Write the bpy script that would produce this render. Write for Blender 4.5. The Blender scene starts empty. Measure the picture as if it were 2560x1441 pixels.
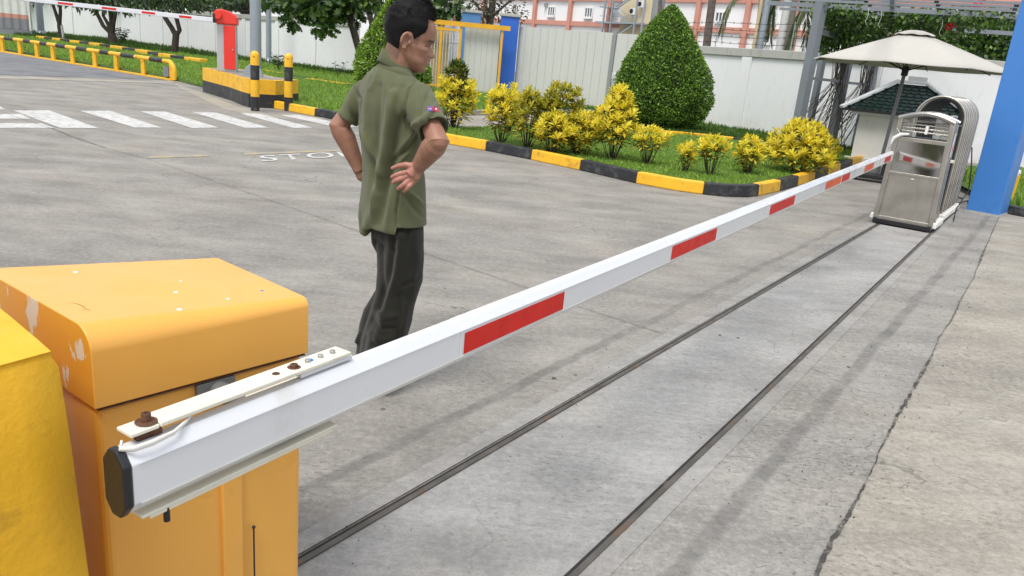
import bpy, bmesh, math, random
import numpy as np
from mathutils import Vector, Matrix, noise as mnoise
R = math.radians
rnd = random.Random(7)
npr = np.random.default_rng(11)
scene = bpy.context.scene
C = scene.collection

# ------------------------------------------------------------------ camera
CAM_H, FOC, ROLL, PITCH = 1.5, 1909.0, math.atan(.0938), R(16.83)
cam_d = bpy.data.cameras.new('camera')
cam = bpy.data.objects.new('camera', cam_d); C.objects.link(cam)
cam_d.sensor_width = 36; cam_d.lens = FOC / 2560 * 36
cam_d.clip_start = .05; cam_d.clip_end = 2000
_cr, _sr, _cp, _sp = math.cos(ROLL), math.sin(ROLL), math.cos(PITCH), math.sin(PITCH)
_fw = Vector((0, _cp, -_sp)); _up0 = Vector((0, _sp, _cp)); _rt0 = Vector((1, 0, 0))
_rt = _rt0 * _cr + _up0 * _sr; _up = _up0 * _cr - _rt0 * _sr
m = Matrix((( _rt.x, _up.x, -_fw.x), (_rt.y, _up.y, -_fw.y), (_rt.z, _up.z, -_fw.z))).to_4x4()
m.translation = (0, 0, CAM_H)
cam.matrix_world = m
scene.camera = cam

# ------------------------------------------------------------------ world, sun, exposure
SUN_EL, SUN_AZ = 62, 205        # azimuth clockwise from +Y
w = bpy.data.worlds.new('World'); scene.world = w; w.use_nodes = True
nt = w.node_tree; nt.nodes.clear()
def wn(t): return nt.nodes.new(t)
out = wn('ShaderNodeOutputWorld'); bg = wn('ShaderNodeBackground'); bg.inputs[1].default_value = .135
sky = wn('ShaderNodeTexSky'); sky.sky_type = 'NISHITA'; sky.sun_disc = False
sky.sun_elevation = R(SUN_EL); sky.sun_rotation = R(SUN_AZ); sky.dust_density = 3; sky.air_density = 1.2
hs = wn('ShaderNodeHueSaturation'); hs.inputs['Saturation'].default_value = .38
tc = wn('ShaderNodeTexCoord'); mp = wn('ShaderNodeMapping'); mp.inputs['Scale'].default_value = (1.4, 1.4, 3.2)
cn = wn('ShaderNodeTexNoise'); cn.inputs['Scale'].default_value = 2.2; cn.inputs['Detail'].default_value = 6
rp = wn('ShaderNodeMapRange'); rp.inputs['From Min'].default_value = .38; rp.inputs['From Max'].default_value = .62
mx = wn('ShaderNodeMix'); mx.data_type = 'RGBA'; mx.inputs['B'].default_value = (7.6, 7.8, 8.1, 1)
nt.links.new(sky.outputs[0], hs.inputs['Color']); nt.links.new(tc.outputs['Generated'], mp.inputs[0])
nt.links.new(mp.outputs[0], cn.inputs['Vector']); nt.links.new(cn.outputs['Fac'], rp.inputs['Value'])
nt.links.new(rp.outputs[0], mx.inputs['Factor']); nt.links.new(hs.outputs[0], mx.inputs['A'])
nt.links.new(mx.outputs['Result'], bg.inputs[0]); nt.links.new(bg.outputs[0], out.inputs[0])
sd = bpy.data.lights.new('sun', 'SUN'); sd.energy = 1.95; sd.angle = R(20); sd.color = (1, .96, .9)
sun = bpy.data.objects.new('sun', sd); C.objects.link(sun)
sdir = Vector((math.sin(R(SUN_AZ)) * math.cos(R(SUN_EL)), math.cos(R(SUN_AZ)) * math.cos(R(SUN_EL)), math.sin(R(SUN_EL))))
sun.rotation_euler = sdir.to_track_quat('Z', 'Y').to_euler(); sun.location = (0, 0, 30)
scene.view_settings.view_transform = 'Standard'; scene.view_settings.look = 'None'
scene.view_settings.exposure = 0.43; scene.view_settings.gamma = 1

# ------------------------------------------------------------------ measuring helpers
def _ray(x, y):
    ix = x - 1280; iy = 720.5 - y
    X = _cr * ix - _sr * iy; U = _sr * ix + _cr * iy
    return X, FOC * _cp + U * _sp, -FOC * _sp + U * _cp
def ground(x, y, z=0.0):
    d = _ray(x, y); t = (z - CAM_H) / d[2]
    return Vector((d[0] * t, d[1] * t, z))
def at(x, y, Y):
    d = _ray(x, y); t = Y / d[1]
    return Vector((d[0] * t, Y, CAM_H + d[2] * t))
def to_px(v):
    z = v[2] - CAM_H; dep = v[1] * _cp - z * _sp
    U = (v[1] * _sp + z * _cp) / dep * FOC; X = v[0] / dep * FOC
    return 1280 + _cr * X + _sr * U, 720.5 + _sr * X - _cr * U

# ------------------------------------------------------------------ material helpers
def lin(c):
    return tuple((v / 12.92 if v <= .04045 else ((v + .055) / 1.055) ** 2.4) for v in [q / 255 for q in c])
class NT:
    def __init__(s, name):
        s.m = bpy.data.materials.new(name); s.m.use_nodes = True; s.t = s.m.node_tree
        s.b = s.t.nodes['Principled BSDF']; s.tc = s.n('ShaderNodeTexCoord')
        s.vec = s.tc.outputs['Object']
    def n(s, t, **k):
        o = s.t.nodes.new(t)
        for a, b in k.items(): setattr(o, a, b)
        return o
    def l(s, a, b): s.t.links.new(a, b)
    def noise(s, scale, detail=4, rough=.55, vec=None, dist=0):
        o = s.n('ShaderNodeTexNoise'); o.inputs['Scale'].default_value = scale; o.inputs['Detail'].default_value = detail
        o.inputs['Roughness'].default_value = rough; o.inputs['Distortion'].default_value = dist
        s.l(vec or s.vec, o.inputs['Vector']); return o.outputs['Fac']
    def rng(s, v, a, b, c=0, d=1):
        o = s.n('ShaderNodeMapRange'); s.l(v, o.inputs['Value'])
        for k, x in zip(('From Min', 'From Max', 'To Min', 'To Max'), (a, b, c, d)): o.inputs[k].default_value = x
        return o.outputs[0]
    def mix(s, f, a, b, mode='MIX'):
        o = s.n('ShaderNodeMix'); o.data_type = 'RGBA'; o.blend_type = mode
        for k, x in (('Factor', f), ('A', a), ('B', b)):
            if isinstance(x, (int, float)): o.inputs[k].default_value = x
            elif isinstance(x, tuple): o.inputs[k].default_value = (x + (1,))[:4]
            else: s.l(x, o.inputs[k])
        return o.outputs['Result']
    def math(s, op, a, b=0.0):
        o = s.n('ShaderNodeMath'); o.operation = op
        for i, x in enumerate((a, b)):
            if isinstance(x, (int, float)): o.inputs[i].default_value = x
            else: s.l(x, o.inputs[i])
        return o.outputs[0]
    def mapping(s, scale=(1, 1, 1), rot=(0, 0, 0), vec=None):
        o = s.n('ShaderNodeMapping'); o.inputs['Scale'].default_value = scale; o.inputs['Rotation'].default_value = rot
        s.l(vec or s.vec, o.inputs[0]); return o.outputs[0]
    def bump(s, h, strength=.3, dist=.01):
        o = s.n('ShaderNodeBump'); o.inputs['Strength'].default_value = strength; o.inputs['Distance'].default_value = dist
        s.l(h, o.inputs['Height']); s.l(o.outputs[0], s.b.inputs['Normal']); return o
    def col(s, c): s.l(c, s.b.inputs['Base Color'])
    def set(s, **k):
        for a, v in k.items(): s.b.inputs[a.replace('_', ' ')].default_value = v
def paint(name, c, rough=.5, metal=0.0, var=.12, vs=3.0, dirt=None, bump=.15, bs=60, spec=.5, coat=0):
    """c is a linear colour; dirt = (colour, scale, low, high)"""
    t = NT(name); n1 = t.noise(vs, 5)
    a = t.mix(t.rng(n1, .3, .7), tuple(x * (1 - var) for x in c), tuple(min(1, x * (1 + var)) for x in c))
    if dirt:
        dn = t.noise(dirt[1], 8, .65)
        a = t.mix(t.rng(dn, dirt[2], dirt[3]), a, dirt[0])
    t.col(a); t.set(Roughness=rough, Metallic=metal); t.b.inputs['Specular IOR Level'].default_value = spec
    t.l(t.rng(t.noise(vs * 3, 4), .3, .7, max(0, rough - .08), min(1, rough + .1)), t.b.inputs['Roughness'])
    if coat: t.b.inputs['Coat Weight'].default_value = coat
    if bump: t.bump(t.noise(bs, 4), bump, .004)
    return t.m
def leafmat(name, cols, rough=.45, trans=.25):
    """random colour per leaf between the listed colours"""
    t = NT(name); g = t.n('ShaderNodeNewGeometry')
    cr = t.n('ShaderNodeValToRGB'); e = cr.color_ramp.elements
    while len(e) < len(cols): e.new(.5)
    for i, c in enumerate(cols): e[i].position = i / (len(cols) - 1); e[i].color = tuple(c) + (1,)
    t.l(g.outputs['Random Per Island'], cr.inputs[0]); t.col(cr.outputs[0]); t.set(Roughness=rough)
    tr = t.n('ShaderNodeBsdfTranslucent'); t.l(cr.outputs[0], tr.inputs[0])
    ms = t.n('ShaderNodeMixShader'); ms.inputs[0].default_value = trans
    o = t.t.nodes['Material Output']; t.l(t.b.outputs[0], ms.inputs[1]); t.l(tr.outputs[0], ms.inputs[2]); t.l(ms.outputs[0], o.inputs[0])
    return t.m

# ------------------------------------------------------------------ object helpers
def tag(o, label=None, cat=None, group=None, kind=None):
    if label: o['label'] = label
    if cat: o['category'] = cat
    if group: o['group'] = group
    if kind: o['kind'] = kind
    return o
def thing(name, label, cat, loc=(0, 0, 0), rz=0.0, group=None):
    o = bpy.data.objects.new(name, None); C.objects.link(o); o.location = loc; o.rotation_euler = (0, 0, rz)
    o.empty_display_size = .2
    return tag(o, label, cat, group)
class MB:
    def __init__(s): s.v = []; s.f = []; s.mi = []; s.sm = []
    def add(s, v, f, mi=0, smooth=False):
        b = len(s.v); s.v += [tuple(p) for p in v]
        for q in f: s.f.append([b + i for i in q]); s.mi.append(mi); s.sm.append(smooth)
        return s
    def box(s, c, size, M=None, mi=0, taper=1.0):
        hx, hy, hz = [q / 2 for q in size]; v = []
        for z, k in ((-hz, 1), (hz, taper)):
            for x, y in ((-hx, -hy), (hx, -hy), (hx, hy), (-hx, hy)):
                p = Vector((x * k, y * k, z));  p = (M @ p) if M is not None else p
                v.append(p + Vector(c))
        return s.add(v, [(3, 2, 1, 0), (4, 5, 6, 7), (0, 1, 5, 4), (1, 2, 6, 5), (2, 3, 7, 6), (3, 0, 4, 7)], mi)
    def beam(s, a, b, wdt, hgt, mi=0, up=Vector((0, 0, 1))):
        a, b = Vector(a), Vector(b); d = (b - a).normalized()
        sd_ = d.cross(up); sd_ = sd_.normalized() if sd_.length > 1e-4 else Vector((1, 0, 0)); u = sd_.cross(d)
        v = []
        for p in (a, b):
            for i, j in ((-1, -1), (1, -1), (1, 1), (-1, 1)): v.append(p + sd_ * i * wdt / 2 + u * j * hgt / 2)
        return s.add(v, [(3, 2, 1, 0), (4, 5, 6, 7), (0, 1, 5, 4), (1, 2, 6, 5), (2, 3, 7, 6), (3, 0, 4, 7)], mi)
    def prism(s, poly, z0, z1, mi=0, side=None):
        """poly: list of (x,y[,z]) anticlockwise; z0/z1 heights"""
        n = len(poly); v = [(p[0], p[1], z0) for p in poly] + [(p[0], p[1], z1) for p in poly]
        s.add(v, [list(range(n))[::-1], list(range(n, 2 * n))], mi)
        return s.add(v, [(i, (i + 1) % n, n + (i + 1) % n, n + i) for i in range(n)], mi if side is None else side)
    def tube(s, pts, rad, n=10, mi=0, cap=True, smooth=True, flat=1.0, side=None):
        pts = [Vector(p) for p in pts]
        if isinstance(rad, (int, float)): rad = [rad] * len(pts)
        v = []; prev = None
        for i, p in enumerate(pts):
            d = (pts[min(i + 1, len(pts) - 1)] - pts[max(i - 1, 0)]).normalized()
            if prev is None:
                a = Vector(side) if side else (Vector((0, 0, 1)) if abs(d.z) < .9 else Vector((1, 0, 0)))
                prev = (a - d * a.dot(d)).normalized()
            else: prev = (prev - d * prev.dot(d)).normalized()
            q = d.cross(prev)
            for k in range(n):
                t = 2 * math.pi * k / n
                v.append(p + (prev * math.cos(t) + q * math.sin(t) * flat) * rad[i])
        L = len(pts)
        f = [(i * n + k, i * n + (k + 1) % n, (i + 1) * n + (k + 1) % n, (i + 1) * n + k) for i in range(L - 1) for k in range(n)]
        s.add(v, f, mi, smooth)
        if cap: s.add(v[:n], [list(range(n))[::-1]], mi); s.add(v[-n:], [list(range(n))], mi)
        return s
    def lathe(s, c, prof, n=24, mi=0, smooth=True, cap=True):
        v = [(c[0] + r * math.cos(2 * math.pi * k / n), c[1] + r * math.sin(2 * math.pi * k / n), c[2] + z) for r, z in prof for k in range(n)]
        f = [(i * n + k, i * n + (k + 1) % n, (i + 1) * n + (k + 1) % n, (i + 1) * n + k) for i in range(len(prof) - 1) for k in range(n)]
        s.add(v, f, mi, smooth)
        if cap: s.add(v[:n], [list(range(n))[::-1]], mi); s.add(v[-n:], [list(range(n))], mi)
        return s
    def ball(s, c, r, n=16, mi=0, M=None):
        r = (r, r, r) if isinstance(r, (int, float)) else r; v = []; m_ = n // 2
        for i in range(m_ + 1):
            a = math.pi * i / m_
            for k in range(n):
                t = 2 * math.pi * k / n
                p = Vector((r[0] * math.sin(a) * math.cos(t), r[1] * math.sin(a) * math.sin(t), -r[2] * math.cos(a)))
                v.append((M @ p if M is not None else p) + Vector(c))
        f = [(i * n + k, i * n + (k + 1) % n, (i + 1) * n + (k + 1) % n, (i + 1) * n + k) for i in range(m_) for k in range(n)]
        return s.add(v, f, mi, True)
    def build(s, name, mats, parent=None, local=False, bevel=0, seg=2, merge=False):
        me = bpy.data.meshes.new(name)
        off = Vector((0, 0, 0)); rz = 0.0
        if parent is not None and not local:
            p = parent; chain = []
            while p is not None: chain.append(p); p = p.parent
            M = Matrix.Identity(4)
            for q in chain[::-1]: M = M @ Matrix.Translation(q.location) @ Matrix.Rotation(q.rotation_euler[2], 4, 'Z')
            Mi = M.inverted(); vv = [tuple(Mi @ Vector(p)) for p in s.v]
        else: vv = s.v
        me.from_pydata(vv, [], s.f)
        if not isinstance(mats, (list, tuple)): mats = [mats]
        for q in mats: me.materials.append(q)
        me.polygons.foreach_set('material_index', s.mi); me.polygons.foreach_set('use_smooth', s.sm)
        if merge:
            bm = bmesh.new(); bm.from_mesh(me); bmesh.ops.remove_doubles(bm, verts=bm.verts, dist=1e-5); bm.to_mesh(me); bm.free()
        me.update(); o = bpy.data.objects.new(name, me); C.objects.link(o); o.parent = parent
        if bevel:
            b = o.modifiers.new('bevel', 'BEVEL'); b.width = bevel; b.segments = seg; b.limit_method = 'ANGLE'; b.angle_limit = R(35)
        return o
    def solo(s, name, mats, label, cat, group=None, **k):
        """one-mesh top-level thing with its origin at its base centre"""
        a = np.array(s.v); c = (a.min(0) + a.max(0)) / 2; c[2] = a[:, 2].min()
        s.v = [tuple(p) for p in (a - c)]
        o = s.build(name, mats, None, **k); o.location = tuple(c)
        return tag(o, label, cat, group)
    def struct(s, name, mats, **k):
        o = s.build(name, mats, None, **k); o['kind'] = 'structure'; return o
def base(p, z=0.0): return (p[0], p[1], z)
def leaves(name, mat, parent, P, D, U, L, tmpl, faces, kind=None, W=None):
    """many leaves in one mesh: P base, D direction, U normal-ish, L length; tmpl = (along, across, up)"""
    P = np.asarray(P, float); D = np.asarray(D, float); U = np.asarray(U, float); L = np.asarray(L, float)
    D /= np.linalg.norm(D, axis=1)[:, None] + 1e-9
    S = np.cross(D, U); S /= np.linalg.norm(S, axis=1)[:, None] + 1e-9; Nn = np.cross(S, D)
    T = np.array(tmpl, float); n = len(P); k = len(T)
    Wd = np.ones(n) if W is None else np.asarray(W, float)
    V = P[:, None] + L[:, None, None] * (D[:, None] * T[None, :, :1] + S[:, None] * T[None, :, 1:2] * Wd[:, None, None] + Nn[:, None] * T[None, :, 2:])
    V = V.reshape(-1, 3)
    if parent is not None:
        p = parent; M = np.array(parent.location)
        V = V - M
    off = None
    if parent is None:
        off = V.mean(0); off[2] = V[:, 2].min(); V = V - off
    F = (np.arange(n)[:, None, None] * k + np.array(faces)[None]).reshape(-1, len(faces[0]))
    me = bpy.data.meshes.new(name); fl = F.shape[1]
    me.vertices.add(len(V)); me.vertices.foreach_set('co', V.ravel())
    me.loops.add(F.size); me.loops.foreach_set('vertex_index', F.ravel().astype(np.int32))
    me.polygons.add(len(F)); me.polygons.foreach_set('loop_start', (np.arange(len(F)) * fl).astype(np.int32))
    me.update(calc_edges=True); me.materials.append(mat)
    o = bpy.data.objects.new(name, me); C.objects.link(o); o.parent = parent
    if off is not None: o.location = tuple(off)
    if kind: o['kind'] = kind
    return o
LEAF4 = [(0, 0, 0), (.45, .2, .06), (1, 0, -.05), (.45, -.2, .06)]
LF4 = [(0, 1, 2), (0, 2, 3)]
BLADE = [(0, -.06, 0), (0, .06, 0), (1, 0, 0)]; BF = [(0, 1, 2)]
def rdir(n, up=0.0):
    d = npr.normal(size=(n, 3)); d /= np.linalg.norm(d, axis=1)[:, None]; d[:, 2] += up
    return d / np.linalg.norm(d, axis=1)[:, None]
def in_poly(x, y, poly):
    c = np.zeros(len(x), bool); n = len(poly)
    for i in range(n):
        x1, y1 = poly[i][0], poly[i][1]; x2, y2 = poly[(i + 1) % n][0], poly[(i + 1) % n][1]
        k = ((y1 > y) != (y2 > y)) & (x < (x2 - x1) * (y - y1) / (y2 - y1 + 1e-12) + x1); c ^= k
    return c
# ------------------------------------------------------------------ materials
def concrete(name, c1, c2, speck=1.0, streak=True, cracks=.0, tracks=None, scale=1.0):
    t = NT(name)
    big = t.noise(.35 * scale, 6, .6); mid = t.noise(2.3 * scale, 7, .65)
    a = t.mix(t.rng(big, .35, .66), c1, c2)
    a = t.mix(t.math('MULTIPLY', t.rng(t.noise(.9, 5, .6), .5, .68), .55), a, (c2[0] * 1.16, c2[1] * 1.08, c2[2] * .95))
    a = t.mix(t.math('MULTIPLY', t.rng(mid, .42, .72), .5), a, tuple(x * .72 for x in c1))
    if streak:
        sv = t.mapping((.3, 2.6, 1), (0, 0, R(6)))
        a = t.mix(t.math('MULTIPLY', t.rng(t.noise(3.2, 6, .7, sv), .5, .72), .45), a, tuple(x * .62 for x in c2))
        sv2 = t.mapping((.5, 5, 1), (0, 0, R(3)))
        a = t.mix(t.math('MULTIPLY', t.rng(t.noise(6, 6, .7, sv2), .52, .7), .4), a, tuple(min(1, x * 1.35) for x in c2))
    fine = t.noise(95, 5, .75)
    a = t.mix(t.rng(fine, .42, .62, .0, .16 + .26 * speck), a, tuple(x * .55 for x in c1), 'MIX')
    cl = t.noise(1.6, 7, .6, t.mapping((.7, 1.3, 1)))
    a = t.mix(t.rng(cl, .36, .5, .5, 0), a, tuple(x * .58 for x in c1)); a = t.mix(t.rng(cl, .52, .68, 0, .5), a, tuple(min(1, x * 1.22) for x in c2))
    gr = t.noise(28, 5, .8)
    a = t.mix(t.rng(gr, .5, .68, 0, .10 + .28 * speck), a, tuple(min(1, x * 1.45) for x in c2)); a = t.mix(t.rng(gr, .5, .36, 0, .08 + .26 * speck), a, tuple(x * .5 for x in c1))
    # worn pits in patches
    patch = t.rng(t.noise(1.1, 3), .48, .6)
    pv = t.mapping((.8, 2.0, 1), (0, 0, R(5)))
    pit = t.rng(t.noise(34, 5, .85, pv), .565, .62)
    pm = t.math('MULTIPLY', pit, t.math('ADD', t.math('MULTIPLY', patch, .75 * speck), .12 * speck))
    a = t.mix(pm, a, (.045, .042, .038))
    vor = t.n('ShaderNodeTexVoronoi'); vor.feature = 'F1'; vor.inputs['Scale'].default_value = 3.1; t.l(t.vec, vor.inputs['Vector'])
    a = t.mix(t.math('MULTIPLY', t.rng(vor.outputs['Distance'], .03, .045, 1, 0), .75 * min(1, speck)), a, (.03, .028, .025))
    if cracks:
        wv = t.n('ShaderNodeTexNoise'); wv.inputs['Scale'].default_value = 2.6; wv.inputs['Detail'].default_value = 6; t.l(t.vec, wv.inputs['Vector'])
        add = t.n('ShaderNodeMix'); add.data_type = 'RGBA'; add.blend_type = 'LINEAR_LIGHT'; add.inputs['Factor'].default_value = .22
        t.l(t.vec, add.inputs['A']); t.l(wv.outputs['Color'], add.inputs['B'])
        ve = t.n('ShaderNodeTexVoronoi'); ve.feature = 'DISTANCE_TO_EDGE'; ve.inputs['Scale'].default_value = 1.15; t.l(add.outputs['Result'], ve.inputs['Vector'])
        ck = t.math('MULTIPLY', t.rng(ve.outputs['Distance'], .0, .0055, 1, 0), t.rng(t.noise(.8, 2), .5, .6, 0, cracks))
        a = t.mix(ck, a, (.05, .045, .04))
    for tr in (tracks or []):      # worn dark tyre and water tracks: (nx, ny, c, halfwidth, strength, noisescale)
        nx, ny, cc, hw, st, ns = tr
        sx = t.n('ShaderNodeSeparateXYZ'); t.l(t.vec, sx.inputs[0])
        d = t.math('ADD', t.math('MULTIPLY', sx.outputs[0], nx), t.math('MULTIPLY', sx.outputs[1], ny))
        wob = t.math('MULTIPLY', t.math('SUBTRACT', t.noise(1.7, 4), .5), .1)
        d = t.math('ABSOLUTE', t.math('ADD', t.math('SUBTRACT', d, cc), wob))
        k = t.math('MULTIPLY', t.rng(d, hw * .5, hw, 1, 0), t.rng(t.noise(ns, 5, .75), .30, .62, 0, st))
        a = t.mix(k, a, (.10, .098, .094))
    t.col(a)
    t.l(t.rng(mid, .3, .7, .72, .92), t.b.inputs['Roughness']); t.b.inputs['Specular IOR Level'].default_value = .3
    h = t.math('ADD', t.math('MULTIPLY', fine, .5), t.math('MULTIPLY', pit, -.6))
    t.bump(h, .45, .006)
    return t.m
YEL = (.78, .43, .018); BLK = (.016, .018, .022)
M = {}
ud = Vector((.5688, .8225)); nd = Vector((ud.y, -ud.x))           # rail direction / its right-hand normal
def trk(px, py, hw, st, ns=3.0):
    g = ground(px, py); return (nd.x, nd.y, g.x * nd.x + g.y * nd.y, hw, st, ns)
M['road'] = concrete('road_concrete', (.245, .233, .214), (.30, .284, .258), .8, True, .8, [trk(1640, 795, .04, .6, 2.2)])
M['strip'] = concrete('smooth_concrete', (.285, .282, .277), (.325, .32, .312), .5, True, .35)
M['mid'] = concrete('worn_concrete', (.262, .252, .236), (.31, .297, .275), .85, True, .5, [trk(2160, 900, .045, .62, 2.6)])
M['pave'] = concrete('pale_concrete', (.298, .275, .238), (.35, .328, .288), .75, True, .55)
M['apron'] = concrete('buff_concrete', (.33, .305, .26), (.37, .345, .30), .35, True)
M['asphalt'] = concrete('asphalt', (.165, .17, .185), (.20, .205, .215), .3, True, 0)
M['yellow'] = paint('yellow_paint', YEL, .5, var=.1, vs=4, dirt=((.24, .14, .05), 7, .56, .76), bump=.35, bs=45)
M['black'] = paint('black_paint', BLK, .5, var=.3, vs=4, dirt=((.11, .105, .095), 7, .53, .75), bump=.35, bs=45)
M['line_white'] = paint('road_marking_white', (.52, .52, .51), .75, var=.12, vs=2, dirt=((.27, .26, .24), 10, .47, .68), bump=.3)
M['line_yellow'] = paint('road_marking_yellow', (.44, .32, .13), .75, var=.15, dirt=((.27, .26, .235), 7, .36, .56), bump=.3)
M['joint'] = paint('joint_filler', (.045, .042, .038), .9, var=.4, vs=12, dirt=((.20, .19, .17), 14, .48, .62))
M['rail'] = paint('rail_steel', (.10, .092, .08), .55, .4, var=.3, vs=9, dirt=((.16, .09, .05), 8, .55, .7))
M['cab'] = paint('cabinet_orange_paint', (.74, .375, .07), .4, var=.05, vs=2.5, dirt=((.45, .21, .03), 5, .62, .9), bump=.08, bs=130, coat=.12)
def chipped():
    t = NT('chipped_orange_paint'); a = t.mix(t.rng(t.noise(3, 4), .3, .7), (.62, .28, .025), (.70, .34, .035))
    ch = t.rng(t.noise(9, 7, .6, t.mapping((1.6, 1.6, .7))), .60, .615)
    a = t.mix(ch, a, (.62, .58, .5)); t.col(a); t.set(Roughness=.4); t.bump(ch, -.5, .002); return t.m
M['cabchip'] = chipped()
M['plinth_y'] = paint('rough_yellow_paint', (.74, .40, .010), .55, var=.08, vs=6, dirt=((.46, .24, .015), 9, .56, .74), bump=.45, bs=70)
M['arm'] = paint('arm_white_coating', (.635, .65, .685), .32, .0, var=.02, vs=1.5, bump=0, coat=.3, dirt=((.50, .49, .46), 5, .60, .85))
M['armface'] = M['arm']
M['redtape'] = paint('red_reflective_tape', (.56, .018, .012), .5, var=.1, vs=9, bump=.05, bs=300, spec=.25, dirt=((.34, .03, .025), 7, .6, .85))
M['redtape_o'] = paint('orange_reflective_tape', (.66, .10, .025), .45, var=.15, vs=14, bump=.1, bs=300, spec=.3)
M['capblack'] = paint('black_plastic', (.012, .012, .016), .28, var=.1, bump=.05)
M['plate'] = paint('old_white_plate', (.66, .64, .54), .5, var=.08, vs=8, dirt=((.25, .09, .03), 14, .63, .75), bump=.3)
M['rust'] = paint('rusty_steel', (.10, .042, .022), .75, .2, var=.5, vs=30, bump=.6, bs=150)
M['steel'] = paint('zinc_steel', (.42, .42, .42), .38, .85, var=.1, vs=20)
M['greyplate'] = paint('grey_plate', (.16, .165, .17), .5, .3, var=.1)
M['bluedot'] = paint('blue_mark', (.05, .16, .6), .5)
M['red'] = paint('cabinet_red_paint', (.74, .035, .02), .35, var=.05, coat=.3, bump=.05)
M['silver'] = paint('silver_paint', (.46, .46, .47), .4, .35, var=.05)
M['white'] = paint('white_paint', (.72, .72, .72), .45, var=.04)
M['polegrey'] = paint('galvanised_pole', (.30, .34, .38), .42, .35, var=.06, vs=5)
def walls(name, c, stain=.5, low=.35):
    t = NT(name); a = t.mix(t.rng(t.noise(.5, 5), .3, .7), tuple(x * .95 for x in c), c)
    a = t.mix(t.math('MULTIPLY', t.rng(t.noise(5, 7, .7, t.mapping((2, 2, .35))), .53, .75), stain), a, tuple(x * .6 for x in c))
    sx = t.n('ShaderNodeSeparateXYZ'); t.l(t.vec, sx.inputs[0])
    lo = t.math('MULTIPLY', t.rng(sx.outputs[2], 0, .55, 1, 0), t.rng(t.noise(2.2, 6, .7), .35, .7, 0, low))
    a = t.mix(lo, a, (.36, .31, .20)); t.col(a); t.set(Roughness=.85); t.bump(t.noise(25, 6, .7), .25, .01); return t.m
M['wall'] = walls('whitewashed_wall', (.76, .77, .78), .38, .5)
M['coping'] = walls('stained_coping', (.42, .42, .39), 1.0, 0)
M['panel'] = walls('pale_panel', (.56, .565, .54), .3, .25)
M['panelline'] = walls('panel_line', (.40, .40, .38), .3, 0)
M['panelgrey'] = walls('panel_joint', (.26, .27, .27), .5, 0)
M['blue'] = paint('blue_wall_paint', (.02, .115, .52), .5, var=.06, vs=2, bump=.2, bs=30)
M['bluelight'] = paint('bright_blue_paint', (.05, .20, .55), .42, var=.05, vs=1.5, bump=.12, bs=40, dirt=((.045, .14, .38), 3, .54, .8))
M['blueold'] = paint('faded_blue_paint', (.08, .22, .45), .6, var=.08, bump=.2)
M['gateyellow'] = paint('gate_yellow_paint', (.72, .38, .02), .45, var=.08)
M['mesh'] = paint('cream_sheet', (.50, .40, .24), .6, var=.1)
M['terra'] = paint('terracotta_paint', (.50, .24, .185), .75, var=.08, vs=.8)
M['bwall'] = paint('factory_white', (.74, .75, .76), .8, var=.03, vs=.3, dirt=((.55, .55, .54), .6, .6, .9))
M['bcream'] = paint('cream_wall', (.62, .53, .36), .8, var=.05)
M['glass'] = paint('window_glass', (.05, .07, .08), .12, var=.2, vs=2, bump=0)
M['bark'] = paint('tree_bark', (.055, .045, .036), .9, var=.35, vs=9, bump=.8, bs=30)
M['barkpale'] = paint('pale_palm_trunk', (.25, .23, .20), .9, var=.25, vs=7, bump=.8, bs=22)
M['barkpalm'] = paint('brown_palm_trunk', (.12, .095, .08), .9, var=.35, vs=7, bump=.8, bs=22)
M['stemdark'] = paint('croton_stem', (.035, .03, .02), .8, var=.3, vs=9)
M['vine'] = paint('vine_stem', (.075, .055, .045), .85, var=.4, vs=9)
M['topiary'] = leafmat('topiary_leaf', [(.04, .09, .012), (.09, .19, .022), (.17, .31, .035), (.28, .45, .06)], .4, .2)
M['topiary2'] = leafmat('bright_topiary_leaf', [(.05, .11, .012), (.14, .26, .02), (.24, .40, .04), (.34, .48, .06)], .4, .25)
M['inner'] = paint('core_shade', (.012, .022, .007), .9, var=.5, vs=12, bump=.8, bs=20)  # near-black core colour, the shade between the leaves painted in
M['croton'] = leafmat('croton_leaf', [(.26, .28, .03), (.66, .58, .03), (.88, .77, .05), (.93, .84, .10), (.92, .72, .07), (.84, .76, .14)], .45, .42)
M['crotonolive'] = leafmat('olive_croton_leaf', [(.12, .15, .02), (.32, .33, .03), (.52, .46, .04), (.62, .54, .06), (.30, .32, .03), (.70, .60, .08)], .42, .3)
M['crotonlow'] = leafmat('old_croton_leaf', [(.06, .07, .012), (.16, .15, .015), (.42, .34, .02), (.55, .42, .03)], .45, .2)
M['crotongreen'] = leafmat('green_croton_leaf', [(.03, .06, .010), (.06, .11, .012), (.12, .16, .015), (.25, .26, .02)], .45, .2)
M['grass'] = leafmat('grass_blade', [(.10, .19, .025), (.17, .31, .035), (.25, .40, .05), (.34, .48, .09)], .6, .35)
M['grassdark'] = leafmat('shaded_grass_blade', [(.035, .085, .012), (.06, .13, .016), (.09, .18, .02)], .6, .3)  # darker copy of the grass colours with shade painted in
M['treeleaf'] = leafmat('dark_tree_leaf', [(.012, .030, .010), (.025, .055, .014), (.045, .09, .02), (.08, .14, .03)], .4, .2)
M['breadleaf'] = leafmat('broad_tree_leaf', [(.02, .05, .012), (.035, .085, .018), (.06, .12, .02), (.13, .22, .04)], .35, .25)
M['sparseleaf'] = leafmat('sparse_tree_leaf', [(.03, .04, .015), (.06, .07, .02), (.12, .08, .04), (.10, .14, .03)], .45, .2)
M['palmleaf'] = leafmat('palm_leaflet', [(.03, .06, .015), (.06, .10, .025), (.10, .15, .04), (.22, .18, .09)], .5, .25)
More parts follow.
